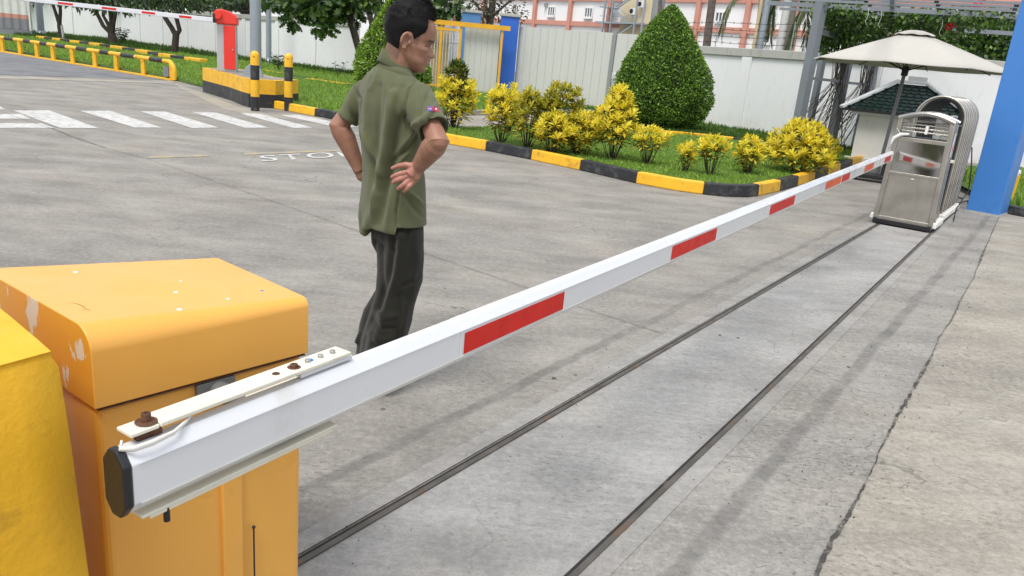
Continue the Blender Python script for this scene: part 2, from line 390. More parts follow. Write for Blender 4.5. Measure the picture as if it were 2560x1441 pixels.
M['vineleaf'] = leafmat('vine_leaf', [(.018, .045, .012), (.035, .085, .015), (.07, .15, .02), (.14, .24, .03)], .4, .25)
M['flower'] = leafmat('red_flower', [(.55, .01, .03), (.75, .03, .08)], .5, .3)
def soil():
    t = NT('turf'); a = t.mix(t.rng(t.noise(1.2, 6), .35, .65), (.07, .14, .02), (.14, .25, .035))
    a = t.mix(t.rng(t.noise(45, 4, .7), .35, .7, 0, .7), a, (.03, .055, .012)); t.col(a); t.set(Roughness=.95); t.bump(t.noise(60, 4), .8, .03); return t.m
M['turf'] = soil()
M['pergola'] = paint('pergola_grey_paint', (.20, .22, .25), .5, .1, var=.06, dirt=((.12, .12, .12), 5, .62, .85))
M['canvas'] = paint('umbrella_canvas', (.47, .455, .42), .9, var=.03, bump=.25, bs=300, spec=.1)
M['tile'] = paint('green_roof_tile', (.007, .021, .017), .35, var=.2, vs=6)
M['trim'] = paint('white_roof_trim', (.66, .68, .70), .55, var=.05)
M['edging'] = concrete('rail_edging_concrete', (.275, .268, .256), (.315, .306, .292), .4, True)
M['groove'] = paint('dark_groove', (.018, .017, .016), .9, var=.3, vs=12, dirt=((.09, .08, .07), 9, .62, .75))
M['housewall'] = paint('cream_house_wall', (.62, .61, .57), .8, var=.05, dirt=((.35, .33, .28), 4, .6, .85))
M['boxwhite'] = paint('container_white', (.62, .62, .60), .6, var=.06, dirt=((.4, .38, .34), 3, .6, .85))
M['boxgrey'] = paint('container_grey', (.20, .20, .23), .6, var=.08)
M['dark'] = paint('dark_metal', (.02, .02, .022), .5, .2, var=.2)
M['plastic'] = paint('white_plastic', (.72, .71, .67), .4, var=.05, dirt=((.4, .38, .33), 12, .6, .8))
def chrome(name, r0, r1, bstr, col=(.62, .59, .54)):
    t = NT(name); t.set(Metallic=1.0)
    t.col(t.mix(t.rng(t.noise(6, 5), .4, .7), col, tuple(x * .8 for x in col)))
    t.l(t.rng(t.noise(4, 5), .3, .7, r0, r1), t.b.inputs['Roughness']); t.bump(t.noise(1.6, 1), bstr, .02); return t.m
M['chrome'] = chrome('polished_stainless', .04, .08, .3)
M['brushed'] = chrome('dull_stainless', .26, .4, .12, (.52, .49, .44))
M['tube'] = chrome('stainless_tube', .18, .28, .02, (.46, .445, .42))
# person
def skinmat():
    t = NT('skin'); at_ = t.n('ShaderNodeAttribute'); at_.attribute_name = 'tint'
    sp = t.n('ShaderNodeSeparateColor'); t.l(at_.outputs['Color'], sp.inputs[0])
    a = t.mix(t.rng(t.noise(28, 5), .3, .7), (.235, .117, .074), (.315, .162, .105))
    a = t.mix(sp.outputs[0], a, (.42, .185, .145)); a = t.mix(sp.outputs[1], a, (.035, .022, .018))
    a = t.mix(t.rng(t.noise(9, 5), .45, .7, 0, .45), a, (.30, .12, .08)); t.col(a); t.set(Roughness=.52); t.b.inputs['Subsurface Weight'].default_value = .07
    t.b.inputs['Subsurface Radius'].default_value = (.012, .005, .003)
    t.bump(t.noise(220, 4), .12, .002); return t.m
M['skin'] = skinmat()
def cloth(name, c, v=.12):
    t = NT(name); a = t.mix(t.rng(t.noise(7, 5), .3, .7), tuple(x * (1 - v) for x in c), tuple(x * (1 + v) for x in c)); t.col(a)
    t.set(Roughness=.88); t.b.inputs['Specular IOR Level'].default_value = .15; t.b.inputs['Sheen Weight'].default_value = .15
    t.bump(t.math('ADD', t.noise(420, 2), t.math('MULTIPLY', t.noise(16, 4, .6, t.mapping((1.5, 1.5, .5))), 2.2)), .5, .005); return t.m
M['shirt'] = cloth('olive_polo_fabric', (.104, .113, .060))
M['trousers'] = cloth('dark_trouser_fabric', (.0165, .0165, .0125))
M['shoe'] = paint('black_shoe', (.015, .014, .013), .35, var=.2)
M['hair'] = paint('black_hair', (.006, .0055, .006), .6, var=.4, vs=60, bump=.3, bs=90, spec=.18)
# ------------------------------------------------------------------ ground, road, sheets
def sheet(name, pts, z, mat, kind='structure', slab=0):
    v = [(p[0], p[1], z) for p in pts]
    a = sum(v[i][0] * v[(i + 1) % len(v)][1] - v[(i + 1) % len(v)][0] * v[i][1] for i in range(len(v)))
    if a < 0: v = v[::-1]
    if slab: o = MB().prism([(p[0], p[1]) for p in v], z - slab, z).build(name, mat)
    else: o = MB().add(v, [list(range(len(v)))]).build(name, mat)
    if kind: o['kind'] = kind
    return o
sheet('ground', [(-500, -60), (500, -60), (500, 700), (-500, 700)], 0, M['road'])
r1a, r1b = ground(760, 1395), ground(2180, 570); r2a, r2b = ground(1420, 1441), ground(2320, 590)
r1a = r1a + (r1a - r1b) * .35; r2a = r2a + (r2a - r2b) * .35
r1c = r1b + (r1b - r1a).normalized() * 3.2; r2c = r2b + (r2b - r2a).normalized() * 3.0
ckpx = [(2492, 556), (2462, 625), (2432, 700), (2404, 748), (2383, 795), (2372, 812), (2345, 850), (2330, 892), (2312, 925), (2290, 962), (2262, 1010), (2240, 1048), (2205, 1120), (2160, 1220), (2118, 1300), (2085, 1345), (2062, 1385), (2035, 1445)]
ck = [ground(*p) for p in ckpx]; ck = [ck[0] + (ck[0] - ck[3]).normalized() * 6] + ck + [ck[-1] + (ck[-1] - ck[-4]).normalized() * 4]
sheet('gate_track_paving', [r1a, r1c, r2c, r2a], .004, M['strip'])
sheet('worn_paving', [r2a, r2c + Vector((.4, .5, 0))] + ck[::1], .0035, M['mid'])
sheet('pavement', ck + [ck[-1] + Vector((8, -2, 0)), ck[0] + Vector((14, 0, 0))], .006, M['pave'])
for a, b in ((r1a, r1c), (r2a, r2c)):      # trowelled concrete beside each rail
    d = (b - a).normalized(); n_ = Vector((d.y, -d.x, 0)); s_ = -1 if a is r1a else 1
    sheet('rail_edging', [a + n_ * s_ * .02, b + n_ * s_ * .02, b + n_ * s_ * .10, a + n_ * s_ * .10], .0058, M['edging'])
for lab, a, b in (('long dark steel gate rail sunk in the concrete, nearer the man and the lawn', r1a, r1c), ('long dark steel gate rail sunk in the concrete, on the side of the wide crack', r2a, r2c)):
    mb = MB(); d = (b - a).normalized(); n_ = Vector((d.y, -d.x, 0))
    mb.beam(a + n_ * .016 + Vector((0, 0, .006)), b + n_ * .016 + Vector((0, 0, .006)), .020, .010, 0)
    mb.beam(a + Vector((0, 0, .005)), b + Vector((0, 0, .005)), .011, .010, 1)
    mb.solo('gate_rail', [M['rail'], M['groove']], lab, 'rail', group='rails of the sliding gate')
def crack(name, pts, w0, z=.011, jit=.5, step=.06, mat='joint', fine=0):
    P = []
    for i in range(len(pts) - 1):
        a, b = Vector(pts[i]), Vector(pts[i + 1]); n = max(1, int((b - a).length / step))
        P += [a + (b - a) * k / n for k in range(n)]
    P.append(Vector(pts[-1])); L, Rr = [], []
    for i, p in enumerate(P):
        d = (P[min(i + 1, len(P) - 1)] - P[max(i - 1, 0)]).normalized(); n_ = Vector((d.y, -d.x, 0))
        q = p + n_ * (mnoise.noise(p * 3.1) * w0 * jit * 2.5 + (fine * .006 * mnoise.noise(p * 16)))
        wv_ = 1 + (fine * 4 * max(0, mnoise.noise(p * 1.1 + Vector((3.3, 0, 0)))) if fine else 0)
        L.append(q + n_ * w0 * wv_ * (.35 + rnd.random() * jit + max(0, mnoise.noise(p * 1.3)) * jit * 2)); Rr.append(q - n_ * w0 * wv_ * (.35 + rnd.random() * jit))
    v = [(p.x, p.y, z) for p in L + Rr]; n = len(P)
    o = MB().add(v, [(i, n + i, n + i + 1, i + 1) for i in range(n - 1)]).build(name, M[mat]); o['kind'] = 'structure'; return o
crack('expansion_joint', ck, .0032, .0105, .7, .018, fine=1)
c1 = [ground(*p) for p in ((-60, 255), (0, 279), (60, 300), (120, 320), (200, 352), (290, 378), (362, 397), (600, 476), (920, 588), (1320, 722), (1460, 773), (1655, 836))]
crack('expansion_joint', c1, .004, .008, .5, .06)
crack('ground_crack', [ground(*p) for p in ((130, 322), (160, 334), (200, 349), (235, 362), (262, 371))], .005, .0095, .9, .04)
asp = [(-10.05, 22.15), (-12.44, 18.3), (-24, -1), (-90, 10), (-60, 62)]
sheet('asphalt_road', asp, .004, M['asphalt'])
crack('expansion_joint', [Vector((-9.9, 22.1, 0)), Vector((-12.44, 18.3, 0)), Vector((-24, -1, 0))], .03, .008, .3, .3)
sheet('concrete_band', [ground(*p) for p in ((437, 209), (506, 233), (540, 246), (600, 268), (665, 283), (760, 292), (830, 296), (780, 300), (640, 290), (560, 273), (452, 222))], .0022, M['apron'])
sheet('concrete_band', [ground(*p) for p in ((0, 192), (440, 206), (430, 210), (0, 197))], .0055, M['apron'])
# zebra crossing
zb = [[(33, 277), (123, 277), (246, 321), (151, 321)], [(200, 278), (276, 278), (404, 320), (336, 320)], [(350, 279), (413, 280), (548, 320), (480, 321)],
      [(480, 281), (538, 282), (673, 320), (613, 321)], [(598, 284), (649, 285), (781, 320), (733, 321)], [(701, 288), (749, 288), (893, 318), (850, 321)],
      [(-80, 286), (53, 286), (76, 298), (-80, 298)], [(-80, 309), (102, 309), (137, 321), (-80, 321)], [(-80, 258), (-10, 262), (14, 274), (-40, 274)]]
for q in zb: sheet('zebra_stripe', [ground(*p) for p in q], .0042, M['line_white'])
sheet('stop_line', [ground(*p) for p in ((372, 392), (520, 388.5), (520, 392), (372, 397))], .0042, M['line_yellow'])
sheet('stop_line', [ground(*p) for p in ((610, 384), (880, 374), (880, 378), (610, 388.5))], .0042, M['line_yellow'])
# lettering on the road
def text_mesh(name, s, size, mat, depth=0.0, parent=None):
    cu = bpy.data.curves.new(name, 'FONT'); cu.body = s; cu.size = size; cu.extrude = depth; cu.align_x = 'LEFT'; cu.space_character = 1.15
    cu.offset = size * .012
    t = bpy.data.objects.new(name, cu); C.objects.link(t); bpy.context.view_layer.update()
    me = bpy.data.meshes.new_from_object(t.evaluated_get(bpy.context.evaluated_depsgraph_get())); C.objects.unlink(t); bpy.data.objects.remove(t)
    me.materials.clear(); me.materials.append(mat)
    o = bpy.data.objects.new(name, me); C.objects.link(o); o.parent = parent; return o
so = text_mesh('stop_marking', 'STOP', 1.0, M['line_white'])
A, B = ground(652, 405), ground(892, 391); U = ground(649, 391) - ground(657, 405)
wd = max(v.co.x for v in so.data.vertices); hh = max(v.co.y for v in so.data.vertices)
for v in so.data.vertices:
    p = A + (B - A) * (v.co.x / wd) + U * (v.co.y / hh); v.co = (p.x, p.y, .0062)
so['kind'] = 'structure'

# ------------------------------------------------------------------ kerbs, lawn, flower bed
def kerb(name, pts, breaks, h=.16, wdt=.13, first=0, closed=False):
    """pts: front base line; breaks: arc fractions where the paint changes"""
    P = [Vector((p[0], p[1], 0)) for p in pts]; S = [0]
    for i in range(1, len(P)): S.append(S[-1] + (P[i] - P[i - 1]).length)
    def pos(s):
        for i in range(1, len(P)):
            if s <= S[i] + 1e-9: k = (s - S[i - 1]) / max(1e-9, S[i] - S[i - 1]); return P[i - 1].lerp(P[i], k)
        return P[-1]
    root = bpy.data.objects.new(name, None); C.objects.link(root); root['kind'] = 'structure'; root.location = P[0]
    bs = [0] + list(breaks) + [S[-1]]
    for j in range(len(bs) - 1):
        a, b = bs[j], bs[j + 1]; n = max(1, int((b - a) / .25)); ss = [a + (b - a) * k / n for k in range(n + 1)]
        v = []
        for s in ss:
            p = pos(s); d = (pos(min(s + .05, S[-1])) - pos(max(s - .05, 0))).normalized(); n_ = Vector((-d.y, d.x, 0))
            v += [p, p + n_ * .01 + Vector((0, 0, h)), p + n_ * wdt + Vector((0, 0, h)), p + n_ * wdt]
        f = [(4 * k + c, 4 * k + (c + 1) % 4, 4 * k + 4 + (c + 1) % 4, 4 * k + 4 + c) for k in range(n) for c in range(4)]
        f = [q[::-1] for q in f] + [(0, 1, 2, 3), tuple(4 * n + c for c in (3, 2, 1, 0))]
        MB().add(v, f).build('kerb_block', M['yellow'] if (j + first) % 2 == 0 else M['black'], root, bevel=.018, seg=3)
    return P, S
kpx = [(668, 268), (690, 273), (785, 291), (835, 300), (960, 327), (1115, 360), (1212, 377), (1326, 400), (1447, 426), (1588, 459), (1690, 478), (1757, 487), (1815, 493), (1862, 495), (1897, 491), (1950, 479), (1995, 466), (2037, 452), (2070, 441), (2100, 430), (2130, 419), (2160, 409)]
kP = [ground(*p) for p in kpx]
def arcs(pts, idx):
    S = [0]
    for i in range(1, len(pts)): S.append(S[-1] + (pts[i] - pts[i - 1]).length)
    return [S[i] for i in idx]
kerb('flowerbed_kerb', kP, arcs(kP, (2, 4, 6, 7, 8, 9, 11, 14, 15, 16, 17, 18, 19, 20)), first=0)
# breaks: yellow 785 black 960 yellow 1212 black ...
bk = [ground(*p) for p in ((90, 103), (110, 105.5), (130, 108), (150, 110.5), (174, 114), (198, 117), (222, 120), (248, 124), (275, 128), (305, 133), (337, 138), (368, 144), (395, 149), (425, 154), (460, 159), (500, 165))]
bk = [Vector((p.x, p.y, 0)) for p in bk]
kerb('lawn_kerb', bk, arcs(bk, range(1, len(bk) - 1)), h=.27, wdt=.35, first=0)
bk2 = [ground(*p) for p in ((640, 182), (700, 192), (763, 206), (867, 220), (900, 226))]
kerb('lawn_kerb', bk2, arcs(bk2, (1, 2, 3)), h=.14, wdt=.25)
bk3 = [ground(*p) for p in ((1620, 343), (1720, 350), (1830, 362), (1930, 378))]
kerb('lawn_kerb', bk3, arcs(bk3, (2,)), h=.17, wdt=.12)
WL = [ground(*p) for p in ((300, 108), (560, 140), (740, 165), (880, 190))]
WL0 = Vector((-27.4, 52.4, 0)); WL1 = Vector((-7.9, 35.4, 0))
PNL = [ground(1065, 226), ground(1285, 243), ground(1590, 287)]
WRa, WRb, WRc = Vector((3.65, 25.6, 0)), Vector((7.45, 18.9, 0)), Vector((20, 20.2, 0))
WRb = Vector((8.2, 18.95, 0))
inner = [p + Vector((.04, .1, 0)) for p in kP]
bed = inner + [Vector((8.3, 18.2, 0)), WRb + Vector((0, -.1, 0)), WRa, Vector((3.2, 26.4, 0)), Vector((-.7, 30.2, 0)), Vector((-3.8, 30, 0)), WL1 + Vector((2, -1, 0)), WL1, WL0, Vector((-45, 62, 0)), Vector((-36, 42, 0)),
    Vector((-19.1, 28.45, 0)), Vector((-9.85, 21.8, 0)), ground(505, 228) + Vector((.25, .35, 0)), ground(600, 262) + Vector((.5, .9, 0)), Vector((-5.1, 17.0, 0))]
sheet('lawn', bed, .10, M['turf'], slab=.09)
pathp = [ground(*p, .1) for p in ((1090, 292), (1300, 288), (1480, 287), (1575, 296), (1490, 301), (1300, 314), (1120, 322))]
sheet('garden_path', pathp, .106, M['pave'])
mb = MB(); pk = [ground(*p, .1) for p in ((1090, 291), (1300, 287), (1480, 286))]
mb.beam(pk[0] + Vector((0, 0, .06)), pk[1] + Vector((0, 0, .06)), .14, .13); mb.beam(pk[1] + Vector((0, .02, .06)), pk[2] + Vector((0, 0, .06)), .14, .128)
mb.struct('path_kerb', M['pave'], bevel=.01)
def grass(name, poly, z, n, hmin, hmax, mat, excl=None, lean=.5, dens=None):
    xs = [p[0] for p in poly]; ys = [p[1] for p in poly]; X, Y = [], []; c = 0
    while c < n:
        # denser near the camera
        u = npr.random(n * 2); yy = min(ys) + (max(ys) - min(ys)) * u ** 1.6; xx = npr.uniform(min(xs), max(xs), n * 2)
        k = in_poly(xx, yy, poly)
        if excl is not None: k &= ~in_poly(xx, yy, excl)
        X.append(xx[k]); Y.append(yy[k]); c += k.sum()
    X = np.concatenate(X)[:n]; Y = np.concatenate(Y)[:n]
    D = rdir(n) * lean; D[:, 2] = np.abs(D[:, 2]) + .6
    clump = np.array([mnoise.noise(Vector((a * .9, b * .9, 0))) for a, b in zip(X, Y)])
    L = npr.uniform(hmin, hmax, n) * (1 + .5 * clump) * (1 + np.maximum(0, Y - 14) * .02)
    P = np.stack([X, Y, np.full(n, z)], 1)
    return leaves(name, mat, None, P, D, rdir(n), L, [(0, -.13, 0), (0, .13, 0), (1, .04, 0)], BF, kind='stuff')
bedn = [(p[0] + .05, p[1] + .12) for p in kP[5:]] + [(8.3, 18.2), (7.4, 19.6), (4.4, 24), (-1.5, 17.2)]
ex = [(p[0], p[1]) for p in pathp]
def extra(o, lab=None): return o
grass('grass', bedn, .10, 80000, .03, .062, M['grass'], ex, 1.0)
lawnL = [(-5.2, 16.9), (-1.2, 13.6), (-1.2, 28.5), (-6.8, 33.4), (-14, 38.2), (-26, 43), (-36, 42), (-19.0, 28.6), (-9.85, 21.95), (-7.75, 18.8), (-7.2, 20.2), (-5.7, 18.0)]
grass('grass', lawnL, .10, 80000, .05, .10, M['grass'], ex, .9)
lawnB = [(-6.8, 33.4), (-14, 38.2), (-26, 43), (-40, 52), (-27.4, 52.0), (-7.9, 35.2)]
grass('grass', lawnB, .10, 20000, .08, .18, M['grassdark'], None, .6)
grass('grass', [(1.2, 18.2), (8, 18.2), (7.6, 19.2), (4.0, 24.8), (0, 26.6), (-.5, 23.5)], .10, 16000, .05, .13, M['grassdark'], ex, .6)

# ------------------------------------------------------------------ perimeter walls
def wall_run(name, label, A, B, h, nb, thick=.18, cop=.22, pil=.3):
    A, B = Vector(A), Vector(B); d = (B - A).normalized(); n_ = Vector((-d.y, d.x, 0)); L = (B - A).length
    if n_.y < 0: n_ = -n_
    t = thing(name, label, 'wall', A)
    MB().beam(A + n_ * thick / 2 + Vector((0, 0, h / 2)), B + n_ * thick / 2 + Vector((0, 0, h / 2)), thick, h).build('wall_body', M['wall'], t)
    MB().beam(A + n_ * thick / 2 + Vector((0, 0, h - cop / 2 + .003)), B + n_ * thick / 2 + Vector((0, 0, h - cop / 2 + .003)), thick + .12, cop).build('coping', M['coping'], t, bevel=.015)
    for i in range(nb + 1):
        p = A + d * (L * i / nb) - n_ * .025 + Vector((0, 0, (h - cop) / 2))
        if i in (0, nb): p += d * (.16 if i == 0 else -.16)
        MB().beam(p - d * pil / 2, p + d * pil / 2, .06, h - cop - .002).build('pilaster', M['wall'], t)
    return t
wall_run('perimeter_wall', 'long whitewashed wall with stained coping behind the left lawn and small trees', WL0, WL1, 2.32, 8)
wall_run('perimeter_wall', 'whitewashed wall with grey coping right of the big topiary bush', WRa, WRb, 2.28, 2, pil=.34)
wall_run('perimeter_wall', 'shaded white wall behind the beige umbrella and tiled little house', WRb + Vector((.0, .02, 0)), WRc, 2.42, 3)
wall_run('perimeter_wall', 'far end of the white wall behind the corrugated container', Vector((-60, 66, 0)), WL0 + Vector((-.05, .05, 0)), 2.32, 8)
def barbed(label, A, B, zs, n):
    t = thing('barbed_wire', label, 'barbed wire', A); A, B = Vector(A), Vector(B)
    for z in zs:
        P = [A.lerp(B, k / 12) + Vector((0, 0, z + rnd.uniform(-.015, .015) - .03 * math.sin(math.pi * (k % 4) / 4))) for k in range(13)]
        mb = MB().tube(P, .006, 4)
        for k in range(n):
            p = A.lerp(B, (k + .5) / n) + Vector((0, 0, z - .01))
            mb.tube([p + Vector((-.02, 0, -.035)), p + Vector((.02, 0, .035))], .005, 3); mb.tube([p + Vector((.03, 0, -.02)), p + Vector((-.03, 0, .03))], .005, 3)
        mb.build('wire', M['dark'], t)
    for k in range(4):
        p = A.lerp(B, k / 3) + Vector((0, 0, zs[0] - .15)); MB().tube([p, p + Vector((0, 0, zs[-1] - zs[0] + .2))], .015, 6).build('wire_post', M['polegrey'], t)
barbed('rusty barbed wire strands strung above the wall right of the big topiary', WRa + Vector((.1, .1, 0)), WRb + Vector((0, .1, 0)), (2.42, 2.6, 2.78, 2.96), 26)
barbed('barbed wire strands above the long left wall among the trees', WL0, WL1, (2.5, 2.68, 2.86, 3.04), 40)

# sliding panel fence, blue pillars, yellow frame and grille gate
def fence_panels(label, A, B, h, n, cat='fence'):
    A, B = Vector(A), Vector(B); t = thing('panel_fence', label, cat, A); d = (B - A) / n
    for i in range(n):
        a, b = A + d * (i + .006), A + d * (i + .994); hh = h + rnd.uniform(-.02, .02); o_ = Vector((0, rnd.uniform(-.012, .012), hh / 2 + .06))
        mb = MB().beam(a + o_, b + o_, .04, hh)
        for k in (1, 2):
            p = a.lerp(b, k / 3) + o_ + Vector((-.01, -.022, 0)); mb.beam(p - Vector((0, 0, hh / 2 - .01)), p + Vector((0, 0, hh / 2 - .01)), .012, .006, 1)
        mb.build('panel', [M['panel'], M['panelline']], t)
    return t
P1, P2, P3 = Vector((-.62, 29.6, 0)), Vector((2.62, 27.3, 0)), Vector((3.75, 26.35, 0))
t = fence_panels('tall pale grey fence of flat panels between the blue pillar and the big topiary', P1, P2, 2.5, 4)
MB().beam(P2 + Vector((-.02, -.03, 1.25)), P2 + Vector((.10, -.1, 1.25)), .08, 2.5).build('joint_strip', M['panelgrey'], t)
mb = MB()
mb.box(P2 + Vector((.16, -.2, 1.16)), (.13, .05, .2)); mb.box(P2 + Vector((.16, -.23, 1.16)), (.09, .02, .15), mi=1); mb.build('lock_box', [M['white'], M['panel']], t)
fence_panels('end panel of the pale fence half hidden behind the big topiary', P2 + Vector((.14, -.12, 0)), P3, 2.5, 1)
fence_panels('pale panel leaf of the gate between yellow frame and blue pillar', Vector((-2.55, 29.0, 0)), Vector((-1.28, 29.0, 0)), 2.36, 2, 'gate')
def pillar(label, x, y, w_, h, m):
    t = thing('gate_pillar', label, 'pillar', (x, y, 0), 0, 'blue gate pillars')
    MB().box((0, 0, h / 2), (w_, .5, h)).build('shaft', M[m], t, local=True, bevel=.01)
    MB().box((0, 0, h + .05), (w_ + .1, .6, .1)).build('cap', M['coping'], t, local=True, bevel=.015)
pillar('deep blue square pillar with white cap at left end of the pale panel fence', -.98, 29.55, .66, 2.85, 'blue')
pillar('faded blue square pillar with white cap behind the yellow gate frame', -2.55, 31.5, .72, 2.95, 'blueold')
t = thing('grille_gate', 'yellow framed gate of thin cream bars beside the man\'s face', 'gate', (-4.0, 28.9, 0))
gx0, gx1, gy = -2.5, -1.2, 28.75
MB().beam((gx0 - 2.4, gy, 2.42), (gx1 + .28, gy, 2.42), .12, .16).build('top_beam', M['gateyellow'], t)
for x in (-4.85, -4.1, -3.38, -2.68, -1.2): MB().beam((x, gy + (.02 if x > -1.5 else .0), 0.03), (x, gy + .02, 2.335), .09, .08, up=Vector((0, 1, 0))).build('frame_post', M['gateyellow'], t)
MB().beam((-4.8, gy, 2.2), (-2.7, gy, 2.2), .06, .07).build('rail', M['gateyellow'], t)
mb = MB()
for k in range(20): x = -4.75 + k * .105; mb.beam((x, gy + .0, .2), (x, gy + .0, 2.16), .022, .022, up=Vector((0, 1, 0)))
mb.build('bars', M['panel'], t); MB().beam((-4.8, gy - .002, .24), (-2.75, gy - .002, .24), .05, .06).build('rail', M['gateyellow'], t)
MB().beam((-4.8, gy - .002, 1.75), (-2.75, gy - .002, 1.75), .03, .035).build('rail', M['panelgrey'], t)
mb = MB(); mb.beam((-4.8, gy + .35, 1.2), (-3.1, gy + .35, 1.2), .04, 2.2); mb.solo('gate_screen', M['mesh'], 'cream sheet screen standing just behind the yellow grille gate', 'screen')

# ------------------------------------------------------------------ factory building
F1 = at(1310, 54, 84.0); F2 = at(2025, 85, 60.0); F1.z = F2.z = 0; fd = (F2 - F1).normalized(); fn = Vector((fd.y, -fd.x, 0))
if fn.y > 0: fn = -fn
def fac(px, py, out=0.0):
    """point on the facade plane seen at px, py"""
    d = Vector(_ray(px, py)); o = Vector((0, 0, CAM_H)); P0 = F1 + fn * out
    k = (P0 - o).dot(fn) / d.dot(fn); return o + d * k
fb = thing('factory_building', 'white factory building with terracotta frame, windows and outside stairs behind the walls', 'building', F1)
FL = fac(1105, 60); FR = fac(2560, 100); FL.z = FR.z = 0
MB().beam(FL - fn * 6 + Vector((0, 0, 7)), FR - fn * 6 + Vector((0, 0, 7)), 12, 14).build('wall', M['bwall'], fb)
zlow = fac(1310, 54).z; zup = fac(1700, 1).z
for z, hgt in ((zlow, .42), (zup, .36), (zup + 4, .4)):
    MB().beam(FL + fn * .08 + Vector((0, 0, z)), FR + fn * .08 + Vector((0, 0, z)), .3, hgt).build('floor_band', M['terra'], fb)
for px in (1118, 1205, 1335, 1423, 1521, 1622, 1742, 1866, 1990, 2130, 2290, 2460):
    g = fac(px, 60, .12); g.z = 0; MB().beam(g, g + Vector((0, 0, 14)), .42, .4, up=fn).build('column', M['terra'], fb)
def fwindow(px, py, ww, wh):
    c = fac(px, py, .02); a = c - fd * ww / 2; b = c + fd * ww / 2
    fr = MB()
    for q in ((a, b, Vector((0, 0, wh / 2))), (a, b, Vector((0, 0, -wh / 2)))): fr.beam(q[0] + q[2] + fn * .06, q[1] + q[2] + fn * .06, .16, .1)
    for k in range(4): p = a.lerp(b, k / 3) + fn * .06; fr.beam(p - Vector((0, 0, wh / 2 - .05)), p + Vector((0, 0, wh / 2 - .05)), .1, .14, up=fn)
    fo = fr.build('window', M['white'], fb)
    MB().beam(a + fn * .02, b + fn * .02, .05, wh - .1).build('pane', M['glass'], fo)
    MB().beam(a - fd * .1 + fn * .14 - Vector((0, 0, wh / 2 + .12)), b + fd * .1 + fn * .14 - Vector((0, 0, wh / 2 + .12)), .3, .08).build('sill', M['white'], fo)
for px, py, ww, wh in ((1290, 25, .95, .85), (1380, 29, .95, .85), (1473, 32, .95, .85), (1803, 43, .95, .72), (1927, 46, .95, .72), (1915, 98, .8, .62), (2065, 50, .9, .7)): fwindow(px, py, ww, wh)
MB().box(fac(1364, 13, .15), (.3, .3, .36)).build('vent', M['panelgrey'], fb)
# outside stair tower
st = thing('outside_stair', 'grey steel outside stairs on the cream bay of the factory', 'stairs', fac(1560, 95, 1.2))
cw = [fac(1534, 200, .22), fac(1612, 200, .22)]; cw[0].z = cw[1].z = 0
MB().beam(cw[0] + Vector((0, 0, 6.5)), cw[1] + Vector((0, 0, 6.5)), .22, 13).build('cream_bay', M['bcream'], fb)
so_ = 1.6
for px in (1508, 1527, 1587, 1606): g = fac(px, 55, so_); MB().beam(Vector((g.x, g.y, 0)), Vector((g.x, g.y, 12)), .13, .13, up=fn).build('post', M['polegrey'], st)
def stbeam(a, b, w_=.12, h_=.14, nm='landing'): MB().beam(fac(*a, so_ - .2), fac(*b, so_ - .2), w_, h_).build(nm, M['polegrey'], st)
MB().beam(fac(1500, 57, .9), fac(1610, 61, .9), 1.4, .14).build('landing', M['polegrey'], st)
MB().beam(fac(1512, 19, .9), fac(1534, 21, .9), 1.4, .12).build('landing', M['polegrey'], st)
stbeam((1534, 21), (1567, 56), nm='flight'); stbeam((1543, 20), (1582, -6), nm='flight'); stbeam((1545, 88), (1582, 63), nm='flight')
stbeam((1500, 40), (1610, 44), .04, .05, 'handrail'); stbeam((1512, 4), (1534, 6), .04, .05, 'handrail'); stbeam((1534, 6), (1567, 40), .05, .05, 'handrail')
mb = MB()
for (x0, y0), (x1, y1) in (((1543, 20), (1582, -6)), ((1545, 88), (1582, 63))):
    for k in range(9): p = fac(x0 + (x1 - x0) * k / 8, y0 + (y1 - y0) * k / 8 - 3, so_ - .5); mb.box(p, (.5, .3, .04))
mb.build('steps', M['greyplate'], st)
for px, py in ((1604, 11), (1583, 29)):
    t = thing('air_conditioner', 'small white air conditioner unit %s on the cream bay of the factory' % ('highest' if py < 20 else 'lower and left'), 'air conditioner', fac(px, py, .7), math.atan2(fd.y, fd.x), 'air conditioners on the factory')
    MB().box((0, 0, 0), (.72, .3, .58)).build('casing', M['white'], t, local=True, bevel=.03)
    mb = MB(); mb.tube([(-.09, -.155, 0), (-.09, -.17, 0)], .2, 18); mb.build('fan', M['dark'], t, local=True)
# long low building behind the left trees
a, b = at(-200, -60, 95), at(1120, 60, 88); a.z = b.z = 0
t = thing('warehouse', 'long pale warehouse with a thin red band behind the left trees', 'building', a)
MB().beam(a + Vector((0, 5, 3.6)), b + Vector((0, 5, 3.6)), 10, 7.2).build('wall', M['bwall'], t)
MB().beam(a + Vector((0, -.1, 5.2)), b + Vector((0, -.1, 5.2)), .3, .5).build('band', M['terra'], t)
MB().beam(a + Vector((0, 5, 7.3)), b + Vector((0, 5, 7.3)), 11, .25).build('roof', M['coping'], t)
